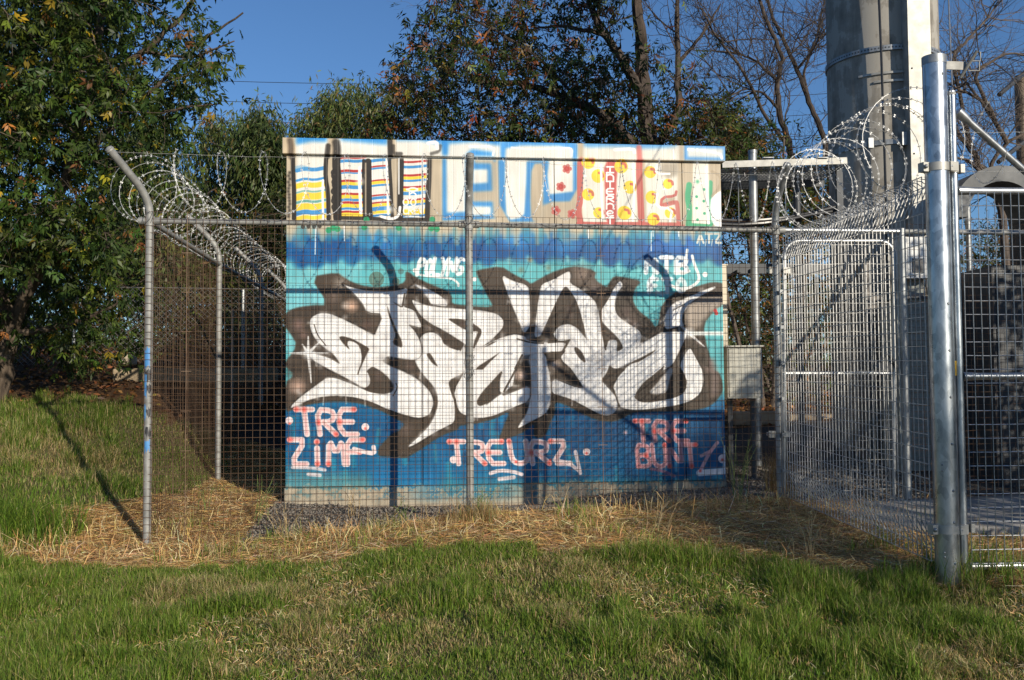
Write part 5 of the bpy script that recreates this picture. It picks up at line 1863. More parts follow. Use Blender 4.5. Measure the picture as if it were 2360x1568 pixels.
def tuft(name, cx, cy, r, n, hs, label, cat, cols=None, wts=None, lean=(0.4, 0.25), w=(0.003, 0.006), group=None):
    X, Y = np.clip(rng.normal(cx, r, n), cx - 2 * r, cx + 2 * r), np.clip(rng.normal(cy, r * 0.7, n), cy - 1.4 * r, cy + 1.4 * r)
    h = rng.uniform(*hs, n)
    V, Fq = blades(X, Y, h, np.abs(rng.normal(lean[0], lean[1], n)), rng.uniform(*w, n))
    c = pal(cols or GREENS, wts or (3, 3, 2, 2, 0.8, 0.4), n)
    o = mesh_np(name, V, Fq, M['blade'], np.repeat(c, 5, 0))
    o['label'], o['category'] = label, cat
    if group:
        o['group'] = group
    return o


def at_ground(vx, vy):
    """walk down the sight line to the ground"""
    lo = None
    for Y in np.arange(3.0, 16, 0.04):
        p = P(vx, vy, Y)
        if p.z <= g1(p.x, p.y):
            return p
    return P(vx, vy, 10)


DRYC = [(0.40, 0.29, 0.13), (0.30, 0.19, 0.08), (0.50, 0.38, 0.19), (0.20, 0.12, 0.05)]
p = at_ground(40, 1235)
tuft('grass_tuft', p.x, p.y, 0.20, 1500, (0.16, 0.34), 'lush dark green grass tuft at the left edge of the photo', 'grass tuft', wts=(4, 2, 4, 0.5, 0.1, 0.1), lean=(0.6, 0.3))
p = at_ground(1797, 1135)
tuft('grass_tuft', p.x, p.y, 0.06, 420, (0.15, 0.42), 'brown dead grass tuft against the foot of the right corner post', 'grass tuft', DRYC, (2, 4, 1, 3), (0.25, 0.2), (0.002, 0.004))
p = at_ground(1100, 1205)
tuft('grass_tuft', p.x, p.y, 0.09, 520, (0.06, 0.22), 'dry yellow tuft round the foot of the middle fence post', 'grass tuft', DRYC + [(0.2, 0.22, 0.06)], (4, 2, 3, 1, 2), (0.5, 0.3), (0.002, 0.004))
p = at_ground(2250, 1335)
tuft('grass_tuft', p.x, p.y, 0.16, 620, (0.07, 0.24), 'green grass tuft under the bottom rail of the big gate', 'grass tuft', wts=(4, 4, 2, 2, 0.6, 0.3), lean=(0.5, 0.3))
p = at_ground(2170, 1335)
tuft('grass_tuft', p.x, p.y - 0.06, 0.05, 150, (0.08, 0.26), 'small half-green tuft on the left of the thick gate post foot', 'grass tuft', GREENS + DRYC, (2, 2, 1, 2, 1, 1, 1, 1, 1, 1), (0.6, 0.3))


def stems(n, test, x0, x1, y0, y1, ls, tilt, cols, wts, name, label, cat, lift=0.03, w=(0.0022, 0.0042)):
    X, Y = scatter(n, x0, x1, y0, y1)
    k = test(X, Y)
    X, Y = X[k], Y[k]
    Z = ground(X, Y)
    k = inview(X, Y, Z)
    X, Y, Z = X[k], Y[k], Z[k]
    m = len(X)
    az = rng.uniform(0, 2 * np.pi, m)
    el = np.abs(rng.normal(0, tilt, m))
    L = rng.uniform(*ls, m)
    d = np.stack([np.cos(az) * np.cos(el), np.sin(az) * np.cos(el), np.sin(el)], -1)
    s = np.cross(d, np.array([0, 0, 1.0]) + rng.normal(0, 0.5, (m, 3)))
    s /= np.linalg.norm(s, axis=1)[:, None] + 1e-9
    B = np.stack([X, Y, Z + rng.uniform(0, lift, m) * (0.4 + vnoise(X, Y, 0.3, 61))], -1) - d * (L * np.where(el < 0.5, 0.5, 0.05))[:, None]
    hw = (rng.uniform(*w, m) / 2)[:, None]
    bend = rng.normal(0, 0.12, (m, 1)) * L[:, None] * s - np.array([0, 0, 1.0]) * (np.abs(rng.normal(0, 0.06, (m, 1))) * L[:, None])
    mid = B + d * (L * 0.5)[:, None] - bend * 0.3
    tip = B + d * L[:, None] + bend
    V = np.stack([B - s * hw, B + s * hw, mid - s * hw, mid + s * hw, tip - s * hw * 0.5, tip + s * hw * 0.5], 1).reshape(-1, 3)
    kk = np.arange(m)[:, None] * 6
    Fq = np.concatenate([kk + np.array([0, 1, 3, 2]), kk + np.array([2, 3, 5, 4])], 0)
    c = pal(cols, wts, m, 0.25)
    o = mesh_np(name, V, Fq, M['straw'], np.repeat(c, 6, 0))
    tag(o, label, cat, kind='stuff')


STR = [(0.66, 0.46, 0.20), (0.58, 0.35, 0.135), (0.74, 0.60, 0.35), (0.38, 0.22, 0.09), (0.22, 0.13, 0.055)]
instraw = lambda x, y: zones(x, y)[1]
stems(260000, instraw, -4.6, 3.2, 4.7, 10.0, (0.04, 0.19), 0.16, STR, (4, 4, 2.5, 3, 1.5), 'dry_straw', 'flattened dry straw along the foot of the fences', 'straw')
nearf = lambda x, y: zones(x, y)[1] & (np.abs((y - (FY0 + TAN * x)) + 0.15) < 0.42 + 0.3 * vnoise(x, y, 0.5, 71)) & (vnoise(x, y, 0.22, 72) > 0.48)
stems(12000, nearf, -3.6, 2.5, 5.8, 7.9, (0.06, 0.20), 1.0, STR, (4, 3, 3, 2, 1), 'standing_straw', 'dry stalks standing up through the front mesh', 'straw', 0.01)
stems(14000, lambda x, y: zones(x, y)[1] & (vnoise(x, y, 0.3, 74) > 0.55), -4.6, 3.2, 4.9, 8.4, (0.05, 0.15), 0.8, STR, (4, 3, 3, 2, 1), 'standing_straw', 'short dry stubble among the flattened straw', 'straw', 0.01)
stems(90000, lambda x, y: zones(x, y)[0] & (y < 6.6) & (vnoise(x, y, 0.6, 73) * 0.7 + vnoise(x, y, 0.2, 75) * 0.3 > 0.42 + 0.25 * rng.random(len(x))), -3.9, 4.0, 3.4, 6.6, (0.012, 0.05), 0.45, STR, (3, 3, 4, 1, 0.5), 'lawn_clippings', 'pale dry clippings scattered over the lawn', 'clippings', 0.035, (0.0018, 0.003))

# gravel
n = 26000
X, Y = scatter(n, -2.3, 3.6, 6.7, 9.2)
k = zones(X, Y)[2] & (rng.random(n) < 0.9)
X, Y = X[k], Y[k]
m = len(X)
r_ = rng.uniform(0.007, 0.017, m)
oct_ = np.array([(1, 0, 0), (-1, 0, 0), (0, 1, 0), (0, -1, 0), (0, 0, 1), (0, 0, -1)], float)
V = oct_[None] * rng.uniform(0.6, 1.15, (m, 6, 1)) + rng.normal(0, 0.18, (m, 6, 3))
V = V * r_[:, None, None] * np.array([1, 1, 0.75])
az = rng.uniform(0, 6.28, m)
ca, sa = np.cos(az)[:, None], np.sin(az)[:, None]
V = np.stack([V[..., 0] * ca - V[..., 1] * sa, V[..., 0] * sa + V[..., 1] * ca, V[..., 2]], -1)
V += np.stack([X, Y, ground(X, Y) + r_ * 0.35], -1)[:, None]
Fo = np.array([(0, 2, 4), (2, 1, 4), (1, 3, 4), (3, 0, 4), (2, 0, 5), (1, 2, 5), (3, 1, 5), (0, 3, 5)])
Fq = (np.arange(m)[:, None, None] * 6 + Fo[None]).reshape(-1, 3)
o = mesh_np('gravel', V.reshape(-1, 3), Fq, M['stone'])
tag(o, 'grey crushed gravel at the foot of the painted hut', 'gravel', kind='stuff')


# ---------------------------------------------------------------- leaves
def unit(a):
    return a / (np.linalg.norm(a, axis=-1, keepdims=True) + 1e-9)


def leaf_mesh(Pn, D, k, L, l, w, cols, wts, droop=0.15, var=0.22):
    """compound leaves: k leaflets set along a stalk of length L; k = 1 gives single leaves"""
    n = len(Pn)
    D = unit(D)
    U = unit(np.cross(D, rng.normal(0, 1, (n, 3))))
    U = np.where((U[:, 2:] < 0), -U, U)
    S = np.cross(D, U)
    base_c = pal(cols, wts, n, var)
    Vs, Cs = [], []
    for j in range(k):
        if j == k - 1:
            b = Pn + D * L
            d = D
        else:
            t = 0.35 + 0.65 * (j // 2 + 0.5) / max((k - 1) // 2, 1)
            b = Pn + D * L * t
            d = unit(D * 0.55 + S * (0.85 if j % 2 else -0.85) + rng.normal(0, 0.22, (n, 3)))
        d = unit(d + np.array([0, 0, -droop]) + rng.normal(0, 0.10, (n, 3)))
        nn = unit(U + rng.normal(0, 0.30, (n, 3)))
        wv = unit(np.cross(d, nn))
        nn = np.cross(wv, d)
        ll = l * rng.uniform(0.7, 1.15, (n, 1))
        ww = w * rng.uniform(0.75, 1.15, (n, 1))
        mid = b + d * ll * 0.42
        q = np.stack([b, mid + wv * ww * 0.5 + nn * ww * 0.12, b + d * ll - nn * ll * 0.10, mid - wv * ww * 0.5 + nn * ww * 0.12], 1)
        Vs.append(q)
        Cs.append(np.repeat(base_c[:, None] * rng.uniform(0.85, 1.15, (n, 1, 1)), 4, 1))
    V = np.concatenate(Vs).reshape(-1, 3)
    Cc = np.concatenate(Cs).reshape(-1, 3)
    return V, np.arange(len(V)).reshape(-1, 4), Cc


def inpoly(px, py, poly):
    poly = np.array(poly, float)
    ins = np.zeros(len(px), bool)
    n = len(poly)
    for i in range(n):
        x0, y0 = poly[i]
        x1, y1 = poly[(i + 1) % n]
        c = ((y0 > py) != (y1 > py)) & (px < (x1 - x0) * (py - y0) / (y1 - y0 + 1e-12) + x0)
        ins ^= c
    return ins


def place(n, poly, Y0, Y1, dens=None):
    """crown spots inside an outline, spread through the depth of the crown"""
    poly_ = np.array(poly, float)
    out = []
    while len(out) < n:
        px = rng.uniform(poly_[:, 0].min(), poly_[:, 0].max(), n * 3)
        py = rng.uniform(poly_[:, 1].min(), poly_[:, 1].max(), n * 3)
        k = inpoly(px, py, poly)
        if dens is not None:
            k &= rng.random(len(px)) < dens(px, py)
        for x, y in zip(px[k], py[k]):
            out.append(P(x, y, rng.uniform(Y0, Y1)))
            if len(out) >= n:
                break
    return np.array([tuple(v) for v in out])


def smooth_line(pts_, n=10, jit=0.0):
    p = np.array([tuple(q) for q in pts_])
    t = np.linspace(0, len(p) - 1, n)
    out = np.stack([np.interp(t, np.arange(len(p)), p[:, i]) for i in range(3)], -1)
    if len(p) > 2:
        o2 = out.copy()
        o2[1:-1] = (out[:-2] + 2 * out[1:-1] + out[2:]) / 4
        out = o2
    if jit:
        out[1:-1] += rng.normal(0, jit, out[1:-1].shape)
    return out


def grow(mb, ln, r0, depth, n, Lr, upb=0.25, spread=0.9):
    """twigs along a limb, each with twigs of its own"""
    m = len(ln)
    for _ in range(n):
        t = rng.uniform(0.15, 1.0) * (m - 1)
        i = min(int(t), m - 2)
        a = ln[i] + (ln[i + 1] - ln[i]) * (t - i)
        d = unit(ln[i + 1] - ln[i])
        v = unit(d * rng.uniform(0.2, 0.9) + rng.normal(0, spread, 3) * 0.6 + np.array([0, 0, upb]))
        L = Lr * rng.uniform(0.5, 1.2)
        q = [a]
        k = 5
        for j in range(k):
            v = unit(v + rng.normal(0, 0.22, 3) + np.array([0, 0, upb * 0.15]))
            q.append(q[-1] + v * L / k)
        q = np.array(q)
        r = r0 * rng.uniform(0.5, 0.8)
        mb.tube([Vector(z) for z in q], [r, r * 0.85, r * 0.7, r * 0.55, r * 0.45, r * 0.3], 4 if depth > 1 else 3, cap=False)
        if depth > 1:
            grow(mb, q, r * 0.75, depth - 1, max(2, int(n * 0.55)), Lr * 0.6, upb, spread)


def tree(name, label, group, base, limbs, cl, rad, per, k, L, l, w, cols, wts, droop=0.15, bark='bark', cat='tree', twig_r=0.006, dirmix=0.5, hang=0.0, links=True, sides=7, twigs=2, bare=0):
    """limbs: [(points, r0, r1)], first one is the trunk; cl: crown clump centres"""
    root = thing(name, label, cat, tuple(base), group)
    mb = MB()
    S, SR = [], []
    for pts_, r0, r1 in limbs:
        ln = smooth_line(pts_, max(6, 4 * len(pts_)), r0 * 0.18)
        rr = [r0 + (r1 - r0) * i / (len(ln) - 1) for i in range(len(ln))]
        mb.tube([Vector(q) for q in ln], rr, sides)
        S.extend(ln)
        SR.extend(rr)
    S = np.array(S)
    if links:
        dmax = max(np.linalg.norm(cl - S.mean(0), axis=1).max(), 1)
        used, usedr = S.copy(), np.array(SR)
        order = np.argsort([np.linalg.norm(S - q, axis=1).min() for q in cl])
        for q in cl[order]:
            d_ = np.linalg.norm(used - q, axis=1) + np.where(used[:, 2] > q[2] + 0.1, 0.35, 0)
            i = int(np.argmin(d_))
            a = used[i]
            mid = (a + q) / 2 + rng.normal(0, 0.10, 3) * np.linalg.norm(a - q) + np.array([0, 0, 0.08 * np.linalg.norm(a - q)])
            r0 = min(max(usedr[i] * 0.55, twig_r), 0.03)
            mb.tube([Vector(a), Vector((a * 0.6 + mid * 0.4)), Vector(mid), Vector((q * 0.5 + mid * 0.5)), Vector(q)], [r0, r0 * 0.85, r0 * 0.7, twig_r, twig_r * 0.6], 4, cap=False)
            used = np.vstack([used, [mid], [q]])
            usedr = np.r_[usedr, r0 * 0.7, twig_r]
            for _ in range(twigs):
                e = q + rng.normal(0, rad * 0.7, 3) + np.array([0, 0, -hang * rad])
                mb.tube([Vector(q), Vector((q + e) / 2 + rng.normal(0, rad * 0.12, 3)), Vector(e)], [twig_r * 0.6, twig_r * 0.45, twig_r * 0.25], 3, cap=False)
    mb.build('trunk', M[bark], root, True)
    if bare:
        mb = MB()
        for pts_, r0, r1 in limbs[1:]:
            grow(mb, smooth_line(pts_, 14, 0.02), max(r1 * 0.8, 0.012), 3, bare, 1.1, 0.2)
        mb.build('twigs', M[bark], root, kind='stuff')
    n = len(cl)
    if per:
        cen = np.repeat(cl, per, 0)
        tot = len(cen)
        sz = np.repeat(rng.uniform(0.6, 1.3, n), per)[:, None]
        off = rng.normal(0, 0.5, (tot, 3)) * rad * sz
        off[:, 2] -= np.abs(rng.normal(0, 1, tot)) * rad * hang
        D = unit(off) * dirmix + rng.normal(0, 0.5 if hang < 0.6 else 0.28, (tot, 3)) + np.array([0, -0.15, -hang - 0.15])
        V, Fq, Cc = leaf_mesh(cen + off, D, k, L, l, w, cols, wts, droop)
        # a clump shares a tint: some yellow, some deep green
        tint = np.repeat(rng.normal(1.0, 0.22, n), per)
        tint = np.tile(np.repeat(tint, 4), k)[:, None]
        yel = np.tile(np.repeat(np.repeat(np.clip(rng.normal(0.0, 0.35, n), 0, 1), per), 4), k)[:, None]
        Cc = np.clip(Cc * np.clip(tint, 0.6, 1.45), 0.004, 0.6) * (1 + yel * np.array([0.9, 0.55, 0.0]))
        mesh_np('crown', V, Fq, M['leaf'], Cc, root, kind='stuff')
    return root


ASH = [(0.034, 0.060, 0.014), (0.048, 0.08, 0.017), (0.078, 0.115, 0.022), (0.024, 0.042, 0.011), (0.30, 0.23, 0.025), (0.20, 0.10, 0.035)]
up_poly = [(-260, -260), (700, -260), (612, -20), (605, 40), (585, 120), (545, 85), (530, 160), (515, 215), (480, 190), (470, 215), (508, 250), (470, 262), (420, 240), (430, 290), (380, 330), (385, 300), (320, 330), (300, 420), (240, 480), (260, 560), (160, 600), (-260, 640)]
low_poly = [(-260, 480), (60, 520), (250, 530), (275, 600), (240, 640), (285, 650), (330, 720), (315, 770), (270, 825), (190, 840), (150, 780), (60, 760), (20, 800), (-260, 860)]
dn = lambda x, y: np.clip(1.15 - 1.0 * sstep(180, 520, x) * sstep(340, 100, y), 0.2, 1) * np.where(vnoise(x, y, 90, 81) < 0.36, 0.25, 1)
cl = np.vstack([place(400, up_poly, 8.0, 10.4, dn), place(190, [(-200, -200), (330, -200), (280, 200), (150, 420), (-200, 560)], 9.8, 11.5), place(105, low_poly, 9.6, 11.0)])
tr = P(-10, 915, 10.0)
B0 = P(22, 770, 9.9)
limbs = [([(tr.x, tr.y, g1(tr.x, tr.y) - 0.2), P(2, 850, 9.95), B0], 0.12, 0.09),
         ([B0, P(-20, 600, 9.8), P(-60, 300, 9.6), P(-80, -100, 9.4)], 0.085, 0.04),
         ([B0, P(90, 620, 9.7), P(150, 420, 9.4), P(210, 200, 9.2), P(260, -80, 9.0)], 0.075, 0.03),
         ([P(150, 420, 9.4), P(260, 290, 9.1), P(370, 190, 8.9), P(470, 90, 8.8), P(560, 30, 8.7)], 0.03, 0.008),
         ([P(210, 200, 9.2), P(330, 120, 9.0), P(420, 40, 8.9), P(480, -60, 8.8)], 0.035, 0.012),
         ([P(330, 120, 9.0), P(440, 135, 8.9), P(540, 95, 8.8)], 0.02, 0.006),
         ([P(260, 290, 9.1), P(350, 265, 8.9), P(440, 245, 8.8), P(505, 240, 8.8)], 0.018, 0.006),
         ([B0, P(110, 760, 9.9), P(200, 735, 10.0), P(270, 700, 10.0)], 0.04, 0.012),
         ([P(90, 620, 9.7), P(160, 590, 9.6), P(250, 570, 9.5)], 0.03, 0.01)]
tree('ash_tree', 'large green ash tree turning yellow that fills the left of the photo', None, (tr.x, tr.y, g1(tr.x, tr.y)), limbs, cl, 0.26, 27, 5, 0.08, 0.078, 0.026, ASH, (5, 5, 3, 4, 0.55, 0.3), droop=0.3, hang=0.25, twig_r=0.005)

# the ash behind the hut
c_poly = [(870, 350), (885, 240), (905, 180), (940, 120), (955, 20), (985, 10), (1005, 90), (1020, -20), (1060, -160), (1640, -160), (1680, 20), (1655, 75), (1620, 110), (1640, 200), (1680, 240), (1740, 300), (1755, 380), (1740, 470), (870, 420)]
dc = lambda x, y: np.where((x > 1430) & (y < 235), 0.15, np.where((x > 1130) & (y < 120), 0.45, 0.9)) * np.where((x < 1010) & (y < 110), 0.7, 1)
cl = np.vstack([place(430, c_poly, 13.4, 16.5, dc)])
cb_ = P(1520, 560, 15)
limbs = [([(cb_.x, cb_.y, g1(cb_.x, cb_.y) - 0.2), P(1500, 420, 15), P(1490, 278, 15), P(1480, 160, 15), P(1474, 60, 14.9), P(1468, -80, 14.8)], 0.17, 0.07),
         ([P(1500, 420, 15), P(1448, 325, 14.7), P(1411, 283, 14.6), P(1340, 240, 14.5), P(1272, 213, 14.4), P(1180, 190, 14.3), P(1090, 186, 14.2)], 0.10, 0.03),
         ([P(1490, 250, 15), P(1453, 172, 14.9), P(1420, 120, 14.8), P(1392, 80, 14.7), P(1362, 20, 14.6), P(1350, -60, 14.5)], 0.09, 0.035),
         ([P(1520, 330, 15), P(1564, 250, 15.1), P(1559, 116, 15.2), P(1565, -60, 15.3)], 0.07, 0.03),
         ([P(1392, 80, 14.7), P(1300, 60, 14.5), P(1210, 70, 14.3)], 0.04, 0.012),
         ([P(1559, 150, 15.2), P(1620, 80, 15.2), P(1660, 10, 15.2)], 0.035, 0.012),
         ([P(1340, 240, 14.5), P(1240, 130, 14.2), P(1120, 60, 14.0), P(1030, 20, 13.9)], 0.03, 0.012),
         ([P(1490, 278, 15), P(1560, 330, 14.5), P(1660, 360, 14.2)], 0.03, 0.01)]
ASH2 = [(0.032, 0.05, 0.014), (0.052, 0.074, 0.018), (0.078, 0.10, 0.022), (0.024, 0.034, 0.012), (0.20, 0.14, 0.03), (0.20, 0.075, 0.028), (0.07, 0.045, 0.025)]
tree('ash_tree', 'big half-bare ash tree with rusty seed bunches standing behind the painted hut', None, (cb_.x, cb_.y, g1(cb_.x, cb_.y)), limbs, cl, 0.34, 17, 5, 0.12, 0.125, 0.032, ASH2, (4, 4, 2.5, 4, 0.4, 2.4, 2.2), droop=0.3, hang=0.2, bark='bark_dark', twig_r=0.008, bare=9)

# lower bushes and small trees behind the compound
SHR = [(0.04, 0.062, 0.017), (0.06, 0.085, 0.022), (0.09, 0.11, 0.028), (0.03, 0.04, 0.014), (0.22, 0.10, 0.035), (0.13, 0.085, 0.04)]
for i, (poly, n, y0, y1, lab, wt) in enumerate((
        ([(1640, 260), (1720, 290), (1790, 320), (1830, 400), (1900, 430), (1920, 520), (1760, 520), (1640, 470)], 120, 12.6, 14.5, 'green and rust leafed bush beside the hut roof behind the cable tray', (4, 4, 3, 3, 1.6, 1)),
        ([(1640, 500), (1960, 480), (1990, 900), (1640, 940)], 130, 13.2, 15.5, 'sparse brown-leafed thicket behind the electrical box', (2, 2, 2, 3, 2.5, 3)),
        ([(2060, 560), (2480, 500), (2480, 960), (2060, 960)], 170, 13.5, 16.5, 'brown-green thicket behind the dark cabinet and the big gate', (2, 3, 2, 3, 1.5, 3)))):
    cl = place(n, poly, y0, y1)
    m = cl.mean(0)
    gz = g1(m[0], m[1])
    lims = [([(m[0] + dx * 0.2, m[1], gz - 0.1), (m[0] + dx * 0.6, m[1], (gz + m[2]) / 2), (m[0] + dx, m[1], m[2] + 0.6)], 0.04, 0.012) for dx in (-0.9, -0.3, 0.3, 0.9)]
    tree('bush', lab, 'bushes behind the compound', (m[0], m[1], gz), lims, cl, 0.30, 26, 3, 0.08, 0.10, 0.026, SHR, wt, droop=0.2, bark='bark_grey', cat='bush', twig_r=0.006, twigs=4)

# drooping trees in the distance between the left ash and the hut
WIL = [(0.075, 0.105, 0.03), (0.10, 0.13, 0.038), (0.05, 0.075, 0.024), (0.14, 0.145, 0.045), (0.15, 0.10, 0.04)]
for i, (poly, n, y0, y1, lab, wt) in enumerate((
        ([(430, 330), (470, 285), (520, 262), (545, 300), (570, 245), (600, 228), (640, 255), (660, 330), (690, 420), (690, 640), (420, 640)], 210, 19, 22, 'drooping olive green tree between the left ash and the hut', (4, 4, 3, 2, 0.6)),
        ([(665, 330), (690, 265), (740, 225), (790, 195), (830, 205), (860, 200), (900, 250), (910, 420), (660, 420)], 130, 21, 24, 'rounded olive tree top showing just above the left end of the hut roof', (4, 4, 3, 2, 0.8)),
        ([(230, 300), (390, 270), (420, 360), (440, 460), (440, 660), (230, 660)], 130, 16, 18, 'dark drooping tree behind the razor wire at the left', (2, 1, 5, 0.6, 0.3)),
        ([(560, 275), (600, 240), (650, 300), (665, 430), (560, 430)], 60, 18, 19, 'dark green tree crown close to the left end of the hut', (1, 0, 6, 0.2, 0.2)))):
    cl = place(n, poly, y0, y1)
    m = cl.mean(0)
    gz = g1(m[0], m[1])
    lims = [([(m[0], m[1], gz - 0.2), (m[0] + 0.1, m[1], (gz + m[2]) / 2), (m[0], m[1], m[2] + 0.2)], 0.10, 0.03)] + [([(m[0], m[1], m[2] - 0.8), (m[0] + dx * 0.6, m[1] + 0.2, m[2]), (m[0] + dx, m[1] + 0.3, m[2] + 0.3)], 0.03, 0.012) for dx in (-1.1, -0.5, 0.6, 1.2)]
    tree('willow_tree', lab, 'drooping trees in the distance', (m[0], m[1], gz), lims, cl, 0.40, 110, 1, 0.0, 0.17, 0.034, WIL, wt, droop=0.5, hang=0.5, bark='bark_dark', twig_r=0.006, dirmix=0.25, twigs=0)
# bushes under them on the bank
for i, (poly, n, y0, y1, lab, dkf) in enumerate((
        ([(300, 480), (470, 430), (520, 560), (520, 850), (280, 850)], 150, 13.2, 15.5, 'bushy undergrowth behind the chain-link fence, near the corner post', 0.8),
        ([(500, 480), (720, 430), (720, 860), (500, 850)], 140, 13.5, 16, 'dark undergrowth behind the chain-link fence, nearest the hut', 0.4),  # leaf colours darkened to deepen the shade in the gap beside the hut
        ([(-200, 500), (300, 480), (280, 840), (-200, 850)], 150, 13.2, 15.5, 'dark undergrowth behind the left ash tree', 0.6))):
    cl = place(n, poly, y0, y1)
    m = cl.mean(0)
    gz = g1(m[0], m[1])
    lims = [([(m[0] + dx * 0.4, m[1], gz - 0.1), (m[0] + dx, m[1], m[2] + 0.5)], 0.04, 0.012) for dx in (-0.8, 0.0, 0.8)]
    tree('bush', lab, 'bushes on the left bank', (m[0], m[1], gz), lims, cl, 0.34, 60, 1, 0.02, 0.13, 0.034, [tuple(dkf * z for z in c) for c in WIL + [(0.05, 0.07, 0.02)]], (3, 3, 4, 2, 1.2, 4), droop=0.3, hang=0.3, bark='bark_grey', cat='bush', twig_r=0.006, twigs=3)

# far wood closing the view
n = 900
X, Y = rng.uniform(-42, 42, n), rng.uniform(27, 40, n)
cen = np.stack([X, Y, ground(X, Y) + np.abs(rng.normal(0, 1.3, n)) + 0.1], -1)
cen = np.repeat(cen, 34, 0)
off = rng.normal(0, 0.6, cen.shape)
V, Fq, Cc = leaf_mesh(cen + off, unit(off) + np.array([0, 0, -0.4]), 1, 0, 0.42, 0.13, WIL, (3, 3, 4, 1, 1))
o = mesh_np('far_wood', V, Fq, M['leaf'], Cc)
tag(o, 'far belt of trees and scrub behind the compound', 'wood', kind='stuff')


# ---------------------------------------------------------------- bare trees
def bare_tree(name, label, group, base, limbs, n, Lr, r_tw, bark='bark_dark', upb=0.25, depth=3):
    root = thing(name, label, 'tree', tuple(base), group)
    mb = MB()
    lns = []
    for pts_, r0, r1 in limbs:
        ln = smooth_line(pts_, 5 * len(pts_), r0 * 0.16)
        mb.tube([Vector(q) for q in ln], [r0 + (r1 - r0) * i / (len(ln) - 1) for i in range(len(ln))], 8)
        lns.append((ln, r0, r1))
    mb.build('trunk', M[bark], root, True)
    mb = MB()
    for ln, r0, r1 in lns:
        grow(mb, ln, max(r1 * 0.8, r_tw), depth, n, Lr, upb)
    mb.build('twigs', M[bark], root, kind='stuff')
    return root


q0 = P(1850, 620, 15.5)
bare_tree('bare_tree', 'slim bare tree with forked dark stems left of the concrete tower', 'bare trees', (q0.x, q0.y, g1(q0.x, q0.y)),
          [([(q0.x, q0.y, g1(q0.x, q0.y) - 0.2), P(1838, 470, 15.5), P(1820, 343, 15.4), P(1792, 251, 15.4), P(1790, 185, 15.4), P(1804, 131, 15.4), P(1758, 31, 15.3), P(1735, -80, 15.2)], 0.065, 0.024),
           ([P(1820, 343, 15.4), P(1765, 270, 15.2), P(1711, 161, 15.0), P(1650, 85, 14.9), P(1615, 20, 14.8)], 0.034, 0.012),
           ([P(1792, 251, 15.4), P(1760, 215, 15.2), P(1720, 205, 15.1), P(1660, 230, 15.0)], 0.026, 0.009),
           ([P(1790, 185, 15.4), P(1740, 140, 15.6), P(1690, 120, 15.7)], 0.03, 0.01)], 14, 1.25, 0.016)
q0 = P(1925, 520, 16.5)
bare_tree('bare_tree', 'leaning bare tree whose stem crosses in front of the sky beside the concrete tower', 'bare trees', (q0.x, q0.y, g1(q0.x, q0.y)),
          [([(q0.x, q0.y, g1(q0.x, q0.y) - 0.2), P(1912, 400, 16.5), P(1897, 312, 16.4), P(1866, 239, 16.3), P(1835, 162, 16.2), P(1804, 93, 16.1), P(1773, 23, 16), P(1750, -80, 15.9)], 0.06, 0.022),
           ([P(1866, 239, 16.3), P(1850, 170, 16.5), P(1880, 90, 16.6), P(1900, 0, 16.7)], 0.03, 0.01),
           ([P(1835, 162, 16.2), P(1870, 120, 16.0), P(1900, 70, 15.9)], 0.025, 0.01)], 13, 1.15, 0.016)
q0 = P(2330, 640, 13)
bare_tree('bare_tree', 'bare tree with long sweeping twigs right of the concrete tower', 'bare trees', (q0.x, q0.y, g1(q0.x, q0.y)),
          [([(q0.x, q0.y, g1(q0.x, q0.y) - 0.2), P(2310, 500, 13), P(2285, 420, 12.9), P(2240, 350, 12.8), P(2205, 310, 12.7), P(2170, 250, 12.7)], 0.065, 0.018),
           ([P(2300, 470, 13), P(2280, 380, 12.8), P(2320, 330, 12.7), P(2420, 270, 12.6)], 0.036, 0.014),
           ([P(2285, 420, 12.9), P(2230, 370, 12.6), P(2180, 360, 12.4)], 0.028, 0.01),
           ([P(2320, 330, 12.7), P(2260, 230, 12.6), P(2180, 190, 12.5)], 0.035, 0.01),
           ([P(2320, 330, 12.7), P(2240, 170, 12.4), P(2320, 120, 12.3), P(2420, 140, 12.2)], 0.03, 0.008),
           ([P(2240, 350, 12.8), P(2190, 130, 12.9), P(2260, 60, 13.0), P(2300, 10, 13)], 0.03, 0.008)], 13, 1.15, 0.014, 'bark_grey', 0.1)

# the tree behind the photographer whose thin crown dapples the right end of the hut
cl = []
for i in range(96):
    t = rng.uniform(-1, 1) if i < 64 else rng.uniform(-0.72, -0.1)
    cl.append((10.05 + 1.35 * t + rng.normal(0, 0.16), -4.0 + rng.normal(0, 0.7), 5.5 + 1.0 * t + rng.normal(0, 0.24)))
cl = np.array(cl)
limbs = [([(11.5, -4.4, g1(11.5, -4.4) - 0.2), (11.3, -4.3, 2.6), (10.7, -4.1, 5.2), (10.9, -4.0, 6.4)], 0.10, 0.03), ([(11.0, -4.2, 4.2), (10.2, -4.0, 5.0), (9.2, -3.9, 4.9)], 0.05, 0.015)]
tree('ash_tree', 'young tree behind the photographer casting dappled shade', None, (11.5, -4.4, g1(11.5, -4.4)), limbs, cl, 0.24, 16, 3, 0.09, 0.10, 0.034, ASH, (4, 4, 3, 4, 0.4, 0.4), droop=0.3, hang=0.2, twig_r=0.006, twigs=2)

